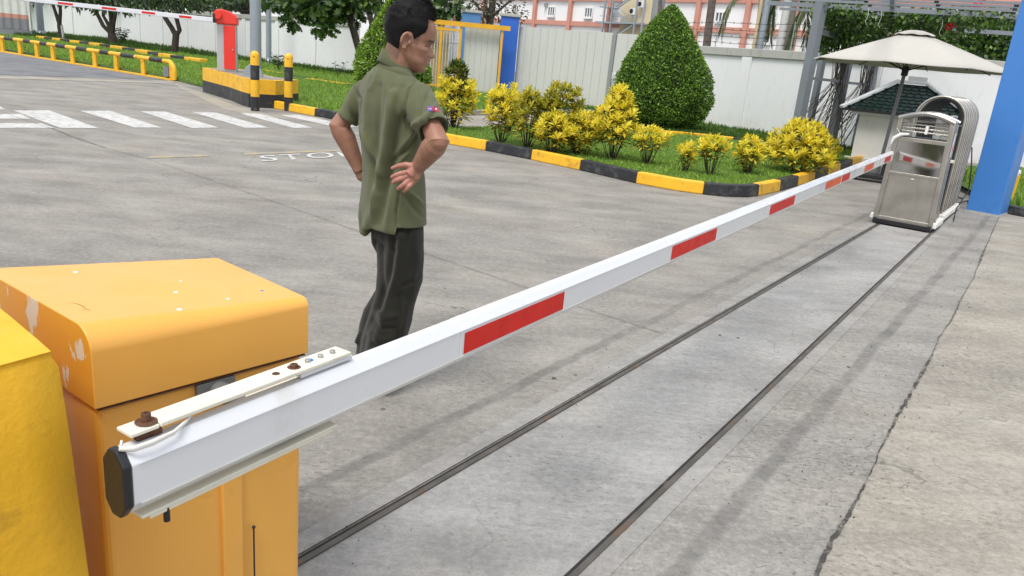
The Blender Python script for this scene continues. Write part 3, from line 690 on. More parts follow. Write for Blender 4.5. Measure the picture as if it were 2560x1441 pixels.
# ------------------------------------------------------------------ container at far left
g = ground(82, 96); cd = Vector((-1, -.12, 0)).normalized(); cn_ = Vector((-cd.y, cd.x, 0))
t = thing('container', 'white corrugated container with orange stripe and grey skirt at far left', 'container', g)
def corr(z0, z1, nm, m):
    n = 40; v = []; L = 9.0
    for i in range(n + 1):
        for q in (0, 1):
            p = g + cd * (L * (i + q * .5) / (n + 1)) + Vector((0, -.06 * (i % 2), 0)); v += [(p.x, p.y, z0), (p.x, p.y, z1)]
    f = [(2 * i, 2 * i + 1, 2 * i + 3, 2 * i + 2) for i in range(2 * n + 1)]; MB().add(v, f).build(nm, M[m], t)
h0 = at(82, 74, g.y).z; h1 = at(80, 50, g.y).z; h2 = at(80, 44, g.y).z
rv = Vector((g.x, g.y, 0)).normalized(); bk_ = rv * 1.4 + cd * .5
MB().add([p + Vector((0, 0, z)) for z in (.45, 3.15) for p in (g + Vector((-.02, .08, 0)), g + cd * 9 + Vector((0, .08, 0)), g + cd * 9 + bk_, g + bk_)], [(0, 1, 2, 3), (7, 6, 5, 4), (0, 4, 5, 1), (1, 5, 6, 2), (2, 6, 7, 3), (3, 7, 4, 0)]).build('body', M['boxgrey'], t)
corr(.42, h1, 'lower_side', 'boxgrey'); corr(h1, h2 + .1, 'stripe', 'terra'); corr(h2 + .1, 3.2, 'upper_side', 'boxwhite')
MB().beam(g + cd * .4 + Vector((0, .2, .22)), g + cd * 9 + Vector((0, .2, .22)), .3, .3).build('underframe', M['dark'], t)
MB().beam(g + Vector((0, .1, .25)), g + cd * 2.6 + Vector((0, .1, .25)), .3, .3).build('foot', M['boxgrey'], t)
MB().box(g + Vector((-.05, .0, 1.8)), (.10, .14, 2.8)).build('end_post', M['boxwhite'], t)

# ------------------------------------------------------------------ yellow and black tube railing
rb = [(437, 155, 203), (400, 160, 201), (332, 145, 189), (275, 132, 178), (222, 122, 169), (175, 115, 160), (130, 110, 152), (85, 105, 145), (45, 100, 138), (8, 95, 131)]
gp = [ground(x, b) for x, _, b in rb]
A = gp[0]; Bp = gp[-1]; rl = (Bp - A); n_ = 9
t = thing('tube_railing', 'low tube railing painted in yellow and black bands along the asphalt edge', 'railing', A)
HZ = .50; pts = []
dirr = rl.normalized()
for k in range(7):
    a_ = math.pi / 2 * k / 6; pts.append(A + dirr * (.28 * (1 - math.cos(a_))) + Vector((0, 0, HZ - .28 + .28 * math.sin(a_))))
MB().tube([A + Vector((0, 0, .02))] + pts + [A + dirr * .55 + Vector((0, 0, HZ))], .062, 14).build('end_bend', M['yellow'], t)
cs = [.55]; L = rl.length + 8; k = 0
pos = [(x, ) for x in ()]
bands = []; s = .55; 
pp = [ (gp[i] - A).dot(dirr) for i in range(len(gp))]
for i in range(1, len(pp) - 1):
    c = pp[i]; w2 = (pp[i + 1] - pp[i]); wp = pp[i] - pp[i - 1]; bands.append((c - .27 * w2 if i > 1 else .55, c + w2 * .27, 'yellow')); bands.append((c + w2 * .27, pp[i + 1] - .27 * (pp[i + 2] - pp[i + 1] if i + 2 < len(pp) else 1.1), 'black'))
bands.append((pp[-1] - .27 * 1.1, pp[-1] + .7, 'yellow')); s = pp[-1] + .7
while s < L: bands.append((s, s + .8, 'black')); bands.append((s + .8, s + 1.6, 'yellow')); s += 1.6
for a_, b_, c in bands: MB().tube([A + dirr * a_ + Vector((0, 0, HZ)), A + dirr * b_ + Vector((0, 0, HZ))], .062 + (.002 if c == 'black' else 0), 12).build('rail_band', M[c], t)
q = pp[1:] + [pp[-1] + 1.3 * i for i in range(1, 6)]
for c in q: MB().box(A + dirr * c + Vector((0, 0, (HZ - .05) / 2)), (.11, .11, HZ - .05)).build('post', M['yellow'], t, bevel=.008)
MB().beam(A + dirr * .1 + Vector((0, 0, .02)), A + dirr * L + Vector((0, 0, .02)), .16, .04).build('base_strip', M['yellow'], t)
MB().box(A + dirr * .45 + Vector((.02, -.02, .22)), (.16, .05, .27)).solo('junction_box', M['boxgrey'], 'small dark grey box hanging under the end of the yellow railing', 'box', bevel=.008)

# ------------------------------------------------------------------ plinth and far red barrier
pz = .54
top = [ground(*p, pz) for p in ((505, 176), (575, 187), (612, 199), (632, 205), (690, 203))]
bot = [ground(*p) for p in ((507, 230), (575, 251), (606, 264), (622, 269), (690, 272))]
fl = [Vector((b.x, b.y, 0)) for b in bot]
back = [fl[4] + Vector((.15, 1.1, 0)), fl[3] + Vector((.1, 1.5, 0)), fl[0] + Vector((.6, .95, 0))]
poly = fl + back
t = thing('barrier_plinth', 'thick concrete plinth with yellow upper band and black lower band under the red barrier', 'plinth', fl[0])
MB().prism([(p.x, p.y) for p in poly], 0, .28).build('lower_band', M['black'], t, bevel=.01)
MB().prism([(p.x, p.y) for p in poly], .28, pz + .03).build('upper_band', M['yellow'], t, bevel=.02, seg=3)
pc = sum(poly, Vector()) / len(poly); MB().prism([(p.x + (pc.x - p.x) * .13, p.y + (pc.y - p.y) * .13) for p in poly], pz + .031, pz + .036).build('top_screed', M['road'], t)
pc = sum(poly, Vector()) / len(poly)
Yb = 18.3
cb = ground(568, 180, pz + .03); cb.z = pz + .03
Wc = .40; dc = Vector((.97, .24, 0)).normalized(); nb = Vector((dc.y, -dc.x, 0))
zt = at(570, 62, cb.y).z
t = thing('red_barrier', 'red and silver barrier cabinet on the yellow and black plinth', 'barrier', cb, math.atan2(dc.y, dc.x))
hb = zt - cb.z
MB().box((0, .1, hb / 2), (.42, .3, hb)).build('body', M['silver'], t, local=True, bevel=.02)
MB().box((.068, -.06, hb / 2 + .02), (.25, .03, hb - .08)).build('door', M['red'], t, local=True, bevel=.01)
d_ = t.children[-1]; kb = MB().ball((.14, -.09, hb * .48), .018, 10); kb.build('handle', M['steel'], d_, local=True)
hd = [( -.22, 0), (.24, 0), (.24, .16), (.20, .22), (.05, .29), (-.10, .32), (-.20, .30), (-.23, .22)]
mb = MB(); v = [(x, -.09, z + hb) for x, z in hd] + [(x, .28, z + hb) for x, z in hd]; n = len(hd)
mb.add(v, [list(range(n)), list(range(n, 2 * n))[::-1]] + [(i, n + i, n + (i + 1) % n, (i + 1) % n) for i in range(n)])
mb.build('hood', M['red'], t, local=True, bevel=.03, seg=3)
MB().tube([(-.17, -.10, hb + .19), (-.17, -.2, hb + .19)], .09, 16).build('arm_hub', M['red'], t, local=True)
MB().box((-.235, -.16, hb + .11), (.05, .10, .2)).build('arm_clamp', M['dark'], t, local=True, bevel=.01)
# its arm
dist = cb.y
aA = at(545, 52, dist - .05); aB = at(85, -6, dist + 3.2); aB.z = aA.z + .11
ad = (aB - aA).normalized(); aE = aA + ad * 10.5
t = thing('boom_arm', 'white boom arm with short red stripes on the far red barrier', 'barrier arm', aA)
MB().beam(aA, aE, .05, .105).build('boom', M['arm'], t, bevel=.012)
for x0, x1 in ((450, 481), (357, 390), (257, 293), (147, 185), (20, 62)):
    def onl(px):   # distance along the arm whose image column is px
        lo, hi = 0, 10.5
        for _ in range(40):
            mid_ = (lo + hi) / 2
            if to_px(aA + ad * mid_)[0] > px: lo = mid_
            else: hi = mid_
        return lo
    p, q = aA + ad * onl(x1), aA + ad * onl(x0); off = Vector((ad.y, -ad.x, 0)); off = off if off.y < 0 else -off
    MB().beam(p + off * .0262, q + off * .0262, .002, .05).build('red_stripe', M['redtape'], t)
# bollards
def bollard(px, py, label, R_=.085, H=1.15):
    g = ground(px, py); t = thing('bollard', label, 'bollard', g, 0, 'yellow and black bollards')
    zs = [0, .28, .60, .88, H]; ms = ['black', 'yellow', 'black', 'yellow']
    for i in range(3): MB().lathe((0, 0, 0), [(R_, zs[i]), (R_, zs[i + 1])], 24).build('band', M[ms[i]], t, local=True)
    prof = [(R_, zs[3]), (R_, H - .08)] + [(R_ * math.cos(a), H - .08 + .08 * math.sin(a)) for a in [k * math.pi / 12 for k in range(1, 6)]] + [(.004, H)]
    tp = MB().lathe((0, 0, 0), prof, 24).build('band', M['yellow'], t, local=True)
    MB().ball((.01, -R_ * .93, H - .11), (.018, .014, .012), 8).build('chip', M['rust'], tp, local=True)
    return t
bollard(638, 278, 'yellow and black bollard in front of the plinth and the grey disc')
bollard(721, 278, 'yellow and black bollard set into the kerb right of the plinth')
g = ground(634, 191, pz + .03)
mb = MB(); P = []
for k in range(25): a_ = math.pi * k / 24; P.append((math.cos(a_) * .215, math.sin(a_) * .26))
v = [(g.x + x, g.y - .05, g.z + z) for x, z in P] + [(g.x + x * .8, g.y + .12, g.z + z * .8) for x, z in P]; n = len(P)
mb.add(v, [list(range(n)), list(range(n, 2 * n))[::-1]] + [(i, n + i, n + (i + 1) % n, (i + 1) % n) for i in range(n)])
mb.solo('grey_disc', M['polegrey'], 'half round grey metal disc standing on the plinth behind a bollard', 'disc', bevel=.012)
# poles
def pole(px, py, r0, label, h=9, flange=True, Y=None, r1=None, tall=None):
    g = ground(px, py) if Y is None else at(px, py, Y); g.z = .1
    t = thing('lamp_pole', label, 'pole', g, 0, 'grey metal poles')
    MB().lathe((0, 0, 0), [(r0, 0), (r0 * (r1 or .8), h)], 20).build('shaft', M['polegrey'], t, local=True)
    if flange: MB().lathe((0, 0, 0), [(r0 * 2.2, 0), (r0 * 2.2, .04), (r0 * 1.5, .06), (r0 * 1.1, .3)], 12).build('foot', M['polegrey'], t, local=True)
pole(640, 205, .145, 'thick grey metal pole rising behind the plinth', Y=20.5)
pole(672, 166, .13, 'slim grey metal pole with flared foot on the lawn right of the thick pole')
pole(104, 94, .2, 'grey post in front of the wall just right of the container')
for px, lab, m_, w_ in ((1885, 'yellowish post', 'mesh', .05), (1900, 'light steel mast', 'polegrey', .10), (1950, 'pale round mast', 'panel', .11)):
    g = at(px, 112, 23.5); g.z = 0; MB().tube([g, g + Vector((0, 0, 8))], w_, 12).solo('mast', M[m_], lab + ' rising behind the wall between the palms', 'mast')

# ------------------------------------------------------------------ trees
def tube_from_px(name, parent, pts, Y, mat, n=8):
    """pts: (px, py, radius); limb in the plane at distance Y"""
    P = [at(x, y, Y + (dy[0] if dy else 0)) for x, y, r, *dy in pts]; P[0].z = min(P[0].z, P[0].z)
    MB().tube(P, [p[2] for p in pts], n).build(name, mat, parent)
LOBE = [(0, 0, 0), (.18, .16, .03), (.30, .10, .02), (.42, .34, .02), (.52, .13, .02), (.66, .36, -.02), (.74, .12, -.02), (.88, .2, -.06), (1, 0, -.1),
        (.88, -.2, -.06), (.74, -.12, -.02), (.66, -.36, -.02), (.52, -.13, .02), (.42, -.34, .02), (.30, -.10, .02), (.18, -.16, .03)]
LOBF = [(0, 1, 2, 14, 15, 0)]
def lobed(name, mat, parent, P, D, U, L):
    F = [(0, 1, 2, 14, 15)[:4] + (15,), ]
    faces4 = [(0, 1, 2, 14), (0, 14, 15, 15), (2, 3, 4, 12), (2, 12, 13, 14), (4, 5, 6, 10), (4, 10, 11, 12), (6, 7, 8, 9), (6, 9, 10, 10)]
    tris = []
    for q in faces4:
        tris.append((q[0], q[1], q[2])); 
        if len(set(q)) == 4: tris.append((q[0], q[2], q[3]))
    return leaves(name, mat, parent, P, D, U, L, LOBE, tris)
def crown_pts(blobs, n):
    """points spread in ellipsoids (centre, radii, weight)"""
    P, D = [], []; tot = sum(b[2] for b in blobs)
    for c, r, wgt in blobs:
        k = int(n * wgt / tot); d = rdir(k); rr = npr.random(k) ** .45
        P.append(np.array(c) + d * rr[:, None] * np.array(r)); D.append(d + rdir(k) * .9 + np.array([0, 0, -.25]))
    return np.concatenate(P), np.concatenate(D)
def tree(label, Y, limbs, blobs, nl, leaf, lmat, cat='tree', bark='bark', group=None, nm='tree'):
    p0 = at(limbs[0][0][0], limbs[0][0][1], Y); p0.z = 0
    t = thing(nm, label, cat, p0, 0, group)
    for i, l in enumerate(limbs): tube_from_px('trunk' if i == 0 else 'limb', t, l, Y, M[bark])
    if nl:
        P, D = crown_pts([((at(x, y, Y + dy)), r, wgt) for x, y, dy, r, wgt in blobs], nl)
        L = npr.uniform(leaf * .6, leaf * 1.2, len(P))
        (lobed if lmat == 'breadleaf' else lambda *a: leaves(*a, LEAF4, LF4))('crown', M[lmat], t, P, D, rdir(len(P), .8), L)
    return t
tg = 'small trees along the left wall'
yT = 43.0
tree('slim dark tree forking low, tied to a white stake beside the container', 44, [[(156, 104, .17), (152, 80, .15), (149, 62, .14)], [(149, 64, .10), (140, 35, .09), (131, 8, .08), (120, -40, .06)], [(149, 64, .10), (151, 30, .09), (150, 0, .08), (155, -50, .05)]],
     [(140, -60, 0, (2.6, 2, 1.3), 1)], 900, .4, 'treeleaf', group=tg)
tree('dark multi stemmed tree with four thin stems in front of the left wall', 43, [[(284, 112, .26), (281, 95, .24), (279, 84, .2)], [(279, 86, .12), (258, 65, .11), (243, 35, .10), (236, 10, .08)], [(279, 86, .10), (270, 60, .10), (258, 40, .08), (257, 5, .07)], [(280, 86, .12), (278, 50, .11), (274, 20, .1), (272, -20, .08)], [(281, 88, .12), (284, 60, .10), (290, 25, .09), (298, -20, .07)]],
     [(260, -18, 0, (3.2, 2, 1.0), 1)], 900, .4, 'treeleaf', group=tg)
tree('dark tree forked into a wide Y in front of the left wall', 40, [[(436, 133, .20), (438, 112, .18), (440, 88, .17)], [(440, 90, .14), (428, 68, .13), (413, 45, .12), (402, 18, .10), (395, -20, .08)], [(440, 90, .13), (449, 76, .12), (441, 45, .11), (436, 10, .1), (438, -30, .08)]],
     [(420, -22, 0, (3.0, 2, .9), 1)], 1000, .38, 'treeleaf', group=tg)
MB().tube([at(160, 104, 43.6), at(154, 64, 43.6)], .07, 6).solo('tree_stake', M['panel'], 'white wooden stake leaning on the slim tree by the container', 'stake')
tree('broad leaved tree with drooping lobed leaves in front of the left wall', 33, [[(906, 150, .16), (893, 110, .15), (882, 70, .15), (872, 30, .14), (862, -30, .12)], [(870, 20, .07), (820, 5, .06), (790, 25, .04)], [(866, 0, .07), (900, -15, .05)]],
     [(868, 8, 0, (1.0, .9, .75), 3), (800, 12, -.5, (1.0, .8, .6), 2.5), (810, 62, -.8, (.42, .4, .42), .8), (745, 10, 0, (.9, .8, .55), 1.6), (735, 50, -.3, (.28, .3, .28), .3), (900, -12, 0, (.9, .9, .5), 1.5), (700, -10, .5, (.9, .8, .4), 1.2)], 1150, .42, 'breadleaf', nm='breadfruit_tree')
tree('dark double stemmed tree behind the bright green cone bush', 36.5, [[(932, 112, .2), (930, 85, .22), (934, 60, .18)], [(931, 66, .12), (922, 30, .13), (913, -10, .12), (905, -60, .1)], [(934, 66, .12), (946, 30, .13), (950, -10, .12), (956, -60, .1)]],
     [(935, -40, 0, (2.4, 2, 1.2), 1), (985, -6, 0, (.9, .8, .4), .3)], 700, .36, 'treeleaf')
tree('leafy tree with broad lobed leaves right of the man\'s head', 31.5, [[(1098, 90, .08), (1110, 40, .08), (1120, -30, .07)]],
     [(1128, 14, 0, (.62, .5, .42), 1), (1100, 18, .2, (.35, .4, .3), .5), (1070, -8, .2, (.5, .4, .3), .4), (1100, 40, -.2, (.22, .3, .14), .3)], 230, .36, 'breadleaf', nm='breadfruit_tree')
tree('sparse reddish leaved tree between the two blue pillars', 34, [[(1222, 95, .15), (1224, 60, .16), (1230, 20, .15), (1236, -50, .12)], [(1222, 66, .08), (1218, 30, .07), (1208, -20, .06)], [(1224, 60, .07), (1205, 30, .05), (1180, 0, .04)], [(1228, 45, .07), (1255, 20, .05), (1285, -5, .04)]],
     [(1225, 5, 0, (1.5, 1, 1.0), 1), (1190, 38, 0, (.6, .5, .4), .25), (1290, 38, 0, (.5, .5, .3), .12)], 750, .2, 'sparseleaf')
# tall dark trees beyond the left wall, one after another
labs = ['dense dark tree rising behind the wall above the container', 'dense dark tree behind the wall above the thin boom arm', 'dark bushy tree behind the wall left of the red barrier', 'thick dark tree behind the wall above the red barrier', 'dark tree behind the wall between the two grey poles', 'low dark tree behind the wall right of the slim pole']
for i, (px, dy) in enumerate(((120, 0), (250, 1), (370, 0), (500, 1), (610, 0), (735, 1))):
    Y = (56, 56, 53, 50, 47, 44)[i]
    tree(labs[i], Y, [[(px, 90, .3), (px + 4, 40, .28), (px + 10, 0, .25), (px + 8, -60, .2)], [(px + 6, 30, .16), (px + 25, 0, .13), (px + 45, -40, .1)], [(px + 4, 36, .14), (px - 22, 6, .12), (px - 40, -40, .09)]],
         [(px + 5, -22, 0, (3.4, 2, 1.15), 3), (px - 45, -2, 0, (1.3, 1.5, .5), .9), (px + 42, 2, .6, (1.3, 1.5, .55), .9), (px + 2, 12, .3, (.8, 1, .4), .35)], 1900, .34, 'treeleaf', group='tall trees beyond the left wall')
# palms behind the right wall
PF = []
def palm(label, px, ptop, Y, r, bark, fronds):
    t = thing('palm_tree', label, 'palm', base(at(px, 110, Y)), 0, 'palms behind the right wall')
    a_ = at(px, 112, Y); a_.z = 0; b_ = at(px + ptop, -30, Y)
    MB().tube([a_, a_.lerp(b_, .35) + Vector((.03, 0, 0)), a_.lerp(b_, .7), b_], [r * 1.15, r, r * .97, r * .9], 14).build('trunk', M[bark], t)
    for j, (dx, up, ln, dr) in enumerate(fronds):
        d0 = Vector((dx, rnd.uniform(-.5, .5), 0)).normalized(); Pm = []
        for k in range(15):
            u = k / 14; Pm.append(b_ + d0 * ln * math.sin(u * 1.5) * .62 + Vector((0, 0, up * u - dr * u * u)))
        MB().tube(Pm, [.03 * (1 - .8 * k / 14) for k in range(15)], 5).build('frond_stem', M['barkpale'], t)
        P, D = [], []
        for k in range(2, 15):
            for s_ in (-1, 1):
                for q_ in range(5):
                    p = Pm[k] if k == 14 else Pm[k].lerp(Pm[min(14, k + 1)], q_ / 5)
                    tg_ = (Pm[min(14, k + 1)] - Pm[k - 1]).normalized(); sd2 = tg_.cross(Vector((0, 0, 1))).normalized()
                    P.append(p); D.append(sd2 * s_ * .55 + tg_ * .7 + Vector((0, 0, -.75 + rnd.uniform(-.2, .2))))
        P = np.array(P); D = np.array(D)
        leaves('frond', M['palmleaf'], t, P, D, rdir(len(P)), npr.uniform(.35, .62, len(P)), [(0, 0, 0), (.4, .035, .0), (1, 0, 0), (.4, -.035, 0)], LF4)
palm('brown shaggy palm trunk nearest the big topiary behind the wall', 1771, 14, 24.5, .125, 'barkpalm', [])
palm('palm with grey trunk and drooping fronds behind the barbed wire', 1900, 8, 27, .09, 'barkpale', [(-1, .3, 2.1, 1.7), (1, .3, 2.0, 1.7), (-.6, .5, 1.6, 1.5), (.5, .2, 1.3, 1.6)])
palm('stout palm with thick pale trunk and long drooping fronds', 1972, 14, 24.5, .165, 'barkpale', [(-1, .3, 1.6, 1.7), (1, .3, 1.8, 2.0), (-.7, .1, 1.2, 1.8), (.8, 0, 1.6, 2.6), (.3, .2, 1.9, 2.2)])
palm('palm with feathery fronds just left of the grey pergola post', 2062, 10, 23, .12, 'barkpale', [(-1, .2, 1.5, 2.0), (-.7, .0, 1.3, 2.4), (1, .3, 1.4, 2.0), (-.3, .1, 1.6, 2.2)])
MB().tube([at(1648, 8 + 80, 26.5), at(1652, -30, 26.5)], [.11, .04], 6).solo('hanging_dead_frond', M['barkpalm'], 'thin dead palm frond hanging above the tip of the big topiary', 'frond')
g = at(1636, 90, 29); g.z = 0; MB().tube([g, g + Vector((0, 0, 9))], .22, 14).solo('mast', M['panelgrey'], 'thick grey pole rising behind the pale fence left of the big topiary', 'mast')

# ------------------------------------------------------------------ clipped cone bushes
def topiary(label, base_, H, prof, n, lmat, leaf=.06, bl=.04):
    t = thing('topiary_bush', label, 'bush', base_)
    def r(z, a): return np.interp(z, [p[0] for p in prof], [p[1] for p in prof]) * (1 + .05 * np.sin(3 * a + z * 2) + .04 * np.sin(7 * a - 3 * z))
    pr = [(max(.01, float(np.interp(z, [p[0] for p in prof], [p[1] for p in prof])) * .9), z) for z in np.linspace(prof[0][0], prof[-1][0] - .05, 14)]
    MB().lathe((0, 0, 0), pr, 24).build('dark_core', M['inner'], t, local=True)  # solid dark core standing for the shade inside the bush
    MB().tube([(0, 0, 0), (0, 0, .6)], .08, 8).build('trunk', M['bark'], t, local=True)
    z = []; 
    while len(z) < n:
        q = npr.uniform(prof[0][0] - .02, prof[-1][0], n * 3); w_ = np.interp(q, [p[0] for p in prof], [p[1] for p in prof]) / max(p[1] for p in prof)
        z += list(q[npr.random(n * 3) < w_ + .06])
    z = np.array(z[:n]); a = npr.uniform(0, 2 * np.pi, n)
    lump = np.array([mnoise.noise(Vector((math.cos(q) * 3.2, math.sin(q) * 3.2, zz * 3.5))) for q, zz in zip(a, z)])
    rr = r(z, a) * (1 + .05 * lump) * npr.uniform(.90, 1.03, n)
    P = np.stack([rr * np.cos(a), rr * np.sin(a), z], 1) + np.array(t.location)
    o = np.stack([np.cos(a), np.sin(a), np.full(n, .55)], 1)
    leaves('foliage', M[lmat], t, P, o * .8 + rdir(n), rdir(n, .9), npr.uniform(leaf * .6, leaf * 1.3, n), LEAF4, LF4, W=np.full(n, 1.3))
g = ground(1660, 330, .1); g.y += 1.15; g = at(1642, 300, g.y); g.z = .1
Y0 = g.y; sc = Y0 / FOC
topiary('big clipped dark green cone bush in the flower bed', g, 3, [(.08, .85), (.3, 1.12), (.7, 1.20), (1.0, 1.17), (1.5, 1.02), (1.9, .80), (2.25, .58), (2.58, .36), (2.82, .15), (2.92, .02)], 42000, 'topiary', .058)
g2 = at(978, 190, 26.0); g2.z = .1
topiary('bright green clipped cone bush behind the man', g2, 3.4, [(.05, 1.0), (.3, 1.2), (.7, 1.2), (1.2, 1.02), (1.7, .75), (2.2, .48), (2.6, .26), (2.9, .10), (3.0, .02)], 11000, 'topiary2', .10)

# ------------------------------------------------------------------ croton shrubs
CRL = [(0, 0, 0), (.35, .13, .05), (.7, .14, .04), (1, 0, -.08), (.7, -.14, .04), (.35, -.13, .05)]
CRF = [(0, 1, 2), (0, 2, 3), (0, 3, 4), (0, 4, 5)]
def croton(label, px, py, ptop, hwpx, tiers, nros, leaf=.12, green=False, low=.27):
    hwpx *= 1.12; nros = int(nros * 1.75)
    g = ground(px, py, .1); top_ = at(px, ptop, g.y).z - .1; hw = hwpx * g.y / FOC
    t = thing('croton_shrub', label, 'shrub', g, 0, 'yellow croton shrubs in the flower bed')
    mb = MB(); tips = []
    for k in range(nros):
        for _ in range(60):
            u = rnd.random() ** .85; h = low * top_ + (1 - low) * top_ * u
            wmax = np.interp(u, [q[0] for q in tiers], [q[1] for q in tiers]) * hw
            a_ = rnd.uniform(0, 2 * math.pi); rr = wmax * math.sqrt(rnd.uniform(.25 if u < .9 else 0, 1))
            p = Vector((math.cos(a_) * rr, math.sin(a_) * rr, h))
            if all((p - q).length > leaf * .5 for q in tips): break
        tips.append(p)
    for p in tips[:16]:
        b_ = Vector((p.x * .18, p.y * .18, 0)); m_ = Vector((p.x * .6, p.y * .6, p.z * .5))
        mb.tube([b_, b_.lerp(m_, .5) + Vector((p.x * .05, 0, 0)), m_, p], [.007, .006, .005, .003], 5)
    mb.build('stems', M['stemdark'], t, local=True)
    for part, mat, frac in (('leaves', 'croton', 1), ('old_leaves', 'crotonlow', .5)):
        P, D, U_ = [], [], []
        for p in tips:
            outv = Vector((p.x, p.y, hw * .5)).normalized()
            ax = (outv * .6 + Vector((0, 0, 1)) + Vector((rnd.uniform(-.3, .3), rnd.uniform(-.3, .3), 0))).normalized()
            e1 = ax.cross(Vector((.3, .8, .1))).normalized(); e2 = ax.cross(e1)
            nl = 11 if part == 'leaves' else 5; off = rnd.random() * 6
            for j in range(nl):
                a_ = off + j * 2.4; tilt = (.25 + .75 * j / nl) if part == 'leaves' else 1.25
                d = ax * math.cos(tilt * 1.3) + (e1 * math.cos(a_) + e2 * math.sin(a_)) * math.sin(tilt * 1.3)
                P.append(p + g + ax * (.03 * (nl - j) / nl if part == 'leaves' else -rnd.uniform(.03, .12))); D.append(d); U_.append(ax - d * ax.dot(d) + Vector((.01, .01, .01)))
        n = len(P); mt = mat
        if green and part == 'leaves': mt = 'crotongreen'
        if 'olive' in label and part == 'leaves': mt = 'crotonolive'
        leaves(part, M[mt], t, P, D, U_, npr.uniform(leaf * .7, leaf * 1.15, n), CRL, CRF)
    return t, g
T_cone = [(0, .8), (.25, 1), (.5, .8), (.72, .5), (1, .16)]
T_ball = [(0, .6), (.3, 1), (.7, .9), (1, .35)]
T_twin = [(0, .7), (.25, 1), (.5, .95), (.8, .75), (1, .5)]
croton('tall yellow croton beside the man\'s elbow, ringed round a green tip', 1135, 322, 205, 48, [(0, .8), (.3, 1), (.7, .95), (1, .7)], 46)
croton('dark green croton spire growing out of the tall yellow croton', 1133, 321, 157, 24, [(0, .7), (.4, .9), (.7, 1), (1, .25)], 30, .11, True, .45)
croton('yellow croton with a leaning narrow tip, left of the front row', 1252, 358, 226, 44, T_ball, 38)
croton('narrow yellow croton spike behind the front row', 1272, 330, 214, 16, T_cone, 12)
croton('slightly olive yellow croton with two tiers, second in the front row', 1318, 372, 226, 46, T_cone, 36)
croton('tall darker olive yellow croton in the middle of the front row', 1395, 380, 220, 46, T_twin, 44, .12)
croton('low yellow croton at the foot of the dark one', 1378, 386, 288, 40, T_ball, 22)
croton('round low yellow croton left of the tallest one', 1446, 388, 290, 48, T_ball, 34)
croton('large pointed yellow croton just left of the big topiary', 1530, 398, 224, 58, T_cone, 60)
croton('small loose yellow croton in front of the big topiary', 1618, 412, 330, 40, T_ball, 14, .11, low=.6)
croton('tiny yellow croton sprig on the open grass', 1712, 430, 364, 20, T_ball, 7, .11, low=.5)
croton('small upright yellow croton on the open grass', 1774, 440, 352, 34, T_ball, 13, .11, low=.6)
croton('small dense yellow croton near the kerb corner', 1866, 434, 352, 34, T_ball, 20, .11)
croton('broad bright yellow croton mound at the kerb corner', 1988, 432, 312, 74, [(0, 1), (.3, 1), (.7, .8), (1, .3)], 90, .12, low=.15)
croton('small yellow croton clump right of the broad mound', 2062, 412, 350, 26, T_ball, 14, .12)
def weed(label, px, py, ht, n, sz):
    g = ground(px, py, .1); t = thing('weed_plant', label, 'weed', g); mb = MB(); P, D = [], []
    for k in range(n):
        a_ = k * 2.4; tip = Vector((math.cos(a_) * ht * .35, math.sin(a_) * ht * .35, ht * (.6 + .4 * rnd.random()))); mb.tube([(0, 0, 0), tip * .6, tip], [.012, .01, .006], 4)
        for j in range(9): P.append(g + tip * (.35 + .65 * j / 8)); D.append(Vector((math.cos(j * 2.4 + k), math.sin(j * 2.4 + k), .2)))
    mb.build('stem', M['stemdark'], t, local=True); leaves('leaves', M['treeleaf'], t, P, D, rdir(len(P), 1), npr.uniform(sz * .7, sz, len(P)), LEAF4, LF4)
weed('leafy weed bush at the foot of the four stemmed tree', 304, 112, 1.0, 9, .3)
weed('thin weed with tiered leaves against the white wall', 845, 193, .75, 2, .22)
weed('low weeds behind the second bollard', 697, 176, .7, 5, .24)
# ------------------------------------------------------------------ pergola with vines
PG = [(5.42, 15.8), (6.72, 17.3), (7.88, 18.7)]
pr = thing('pergola', 'grey steel pergola of tall square posts and slatted roof above the umbrella', 'pergola', (5.42, 15.8, 0))
RZ = 2.86
for x, y in PG: MB().box((x, y, 1.75), (.17, .17, 3.5), Matrix.Rotation(R(30), 3, 'Z')).build('post', M['pergola'], pr, bevel=.006)
MB().box((6.40, 17.9, 1.5), (.12, .12, 3.0), Matrix.Rotation(R(30), 3, 'Z')).build('post', M['pergola'], pr)
for z, i, j in ((1.61, 0, 1), (1.60, 1, 2), (2.5, 0, 1)):
    a, b = Vector(PG[i] + (z,)), Vector(PG[j] + (z - (.0 if z < 2 else .05),)); d = (b - a).normalized() * .1
    MB().beam(a + d, b - d, .06, .055 if z < 2 else .1).build('cross_bar', M['pergola'], pr)
sl = Vector((.912, -.41, 0)); gl = Vector((.41, .912, 0))
for py_s, hh in ((78, .085), (50, .045), (36, .08), (22, .045), (13, .035), (4, .035)):
    c = ground(2432, py_s, RZ + .1)
    MB().beam(c - sl * (3.6 if py_s < 70 else 1.5), c + sl * 3.5, .05, hh).build('roof_slat', M['pergola'], pr)
    for k in range(4): MB().box(c + sl * (-1.6 + k * 1.1) + Vector((0, 0, -hh / 2 - .018)), (.05, .05, .034)).build('slat_bracket', M['dark'], pr)
for o_ in (-2.0, 5.0):
    c = Vector((7.0, 11.4, RZ + .17)) + sl * o_; MB().beam(c - gl * 1.5, c + gl * 6.3, .07, .09).build('girder', M['pergola'], pr)
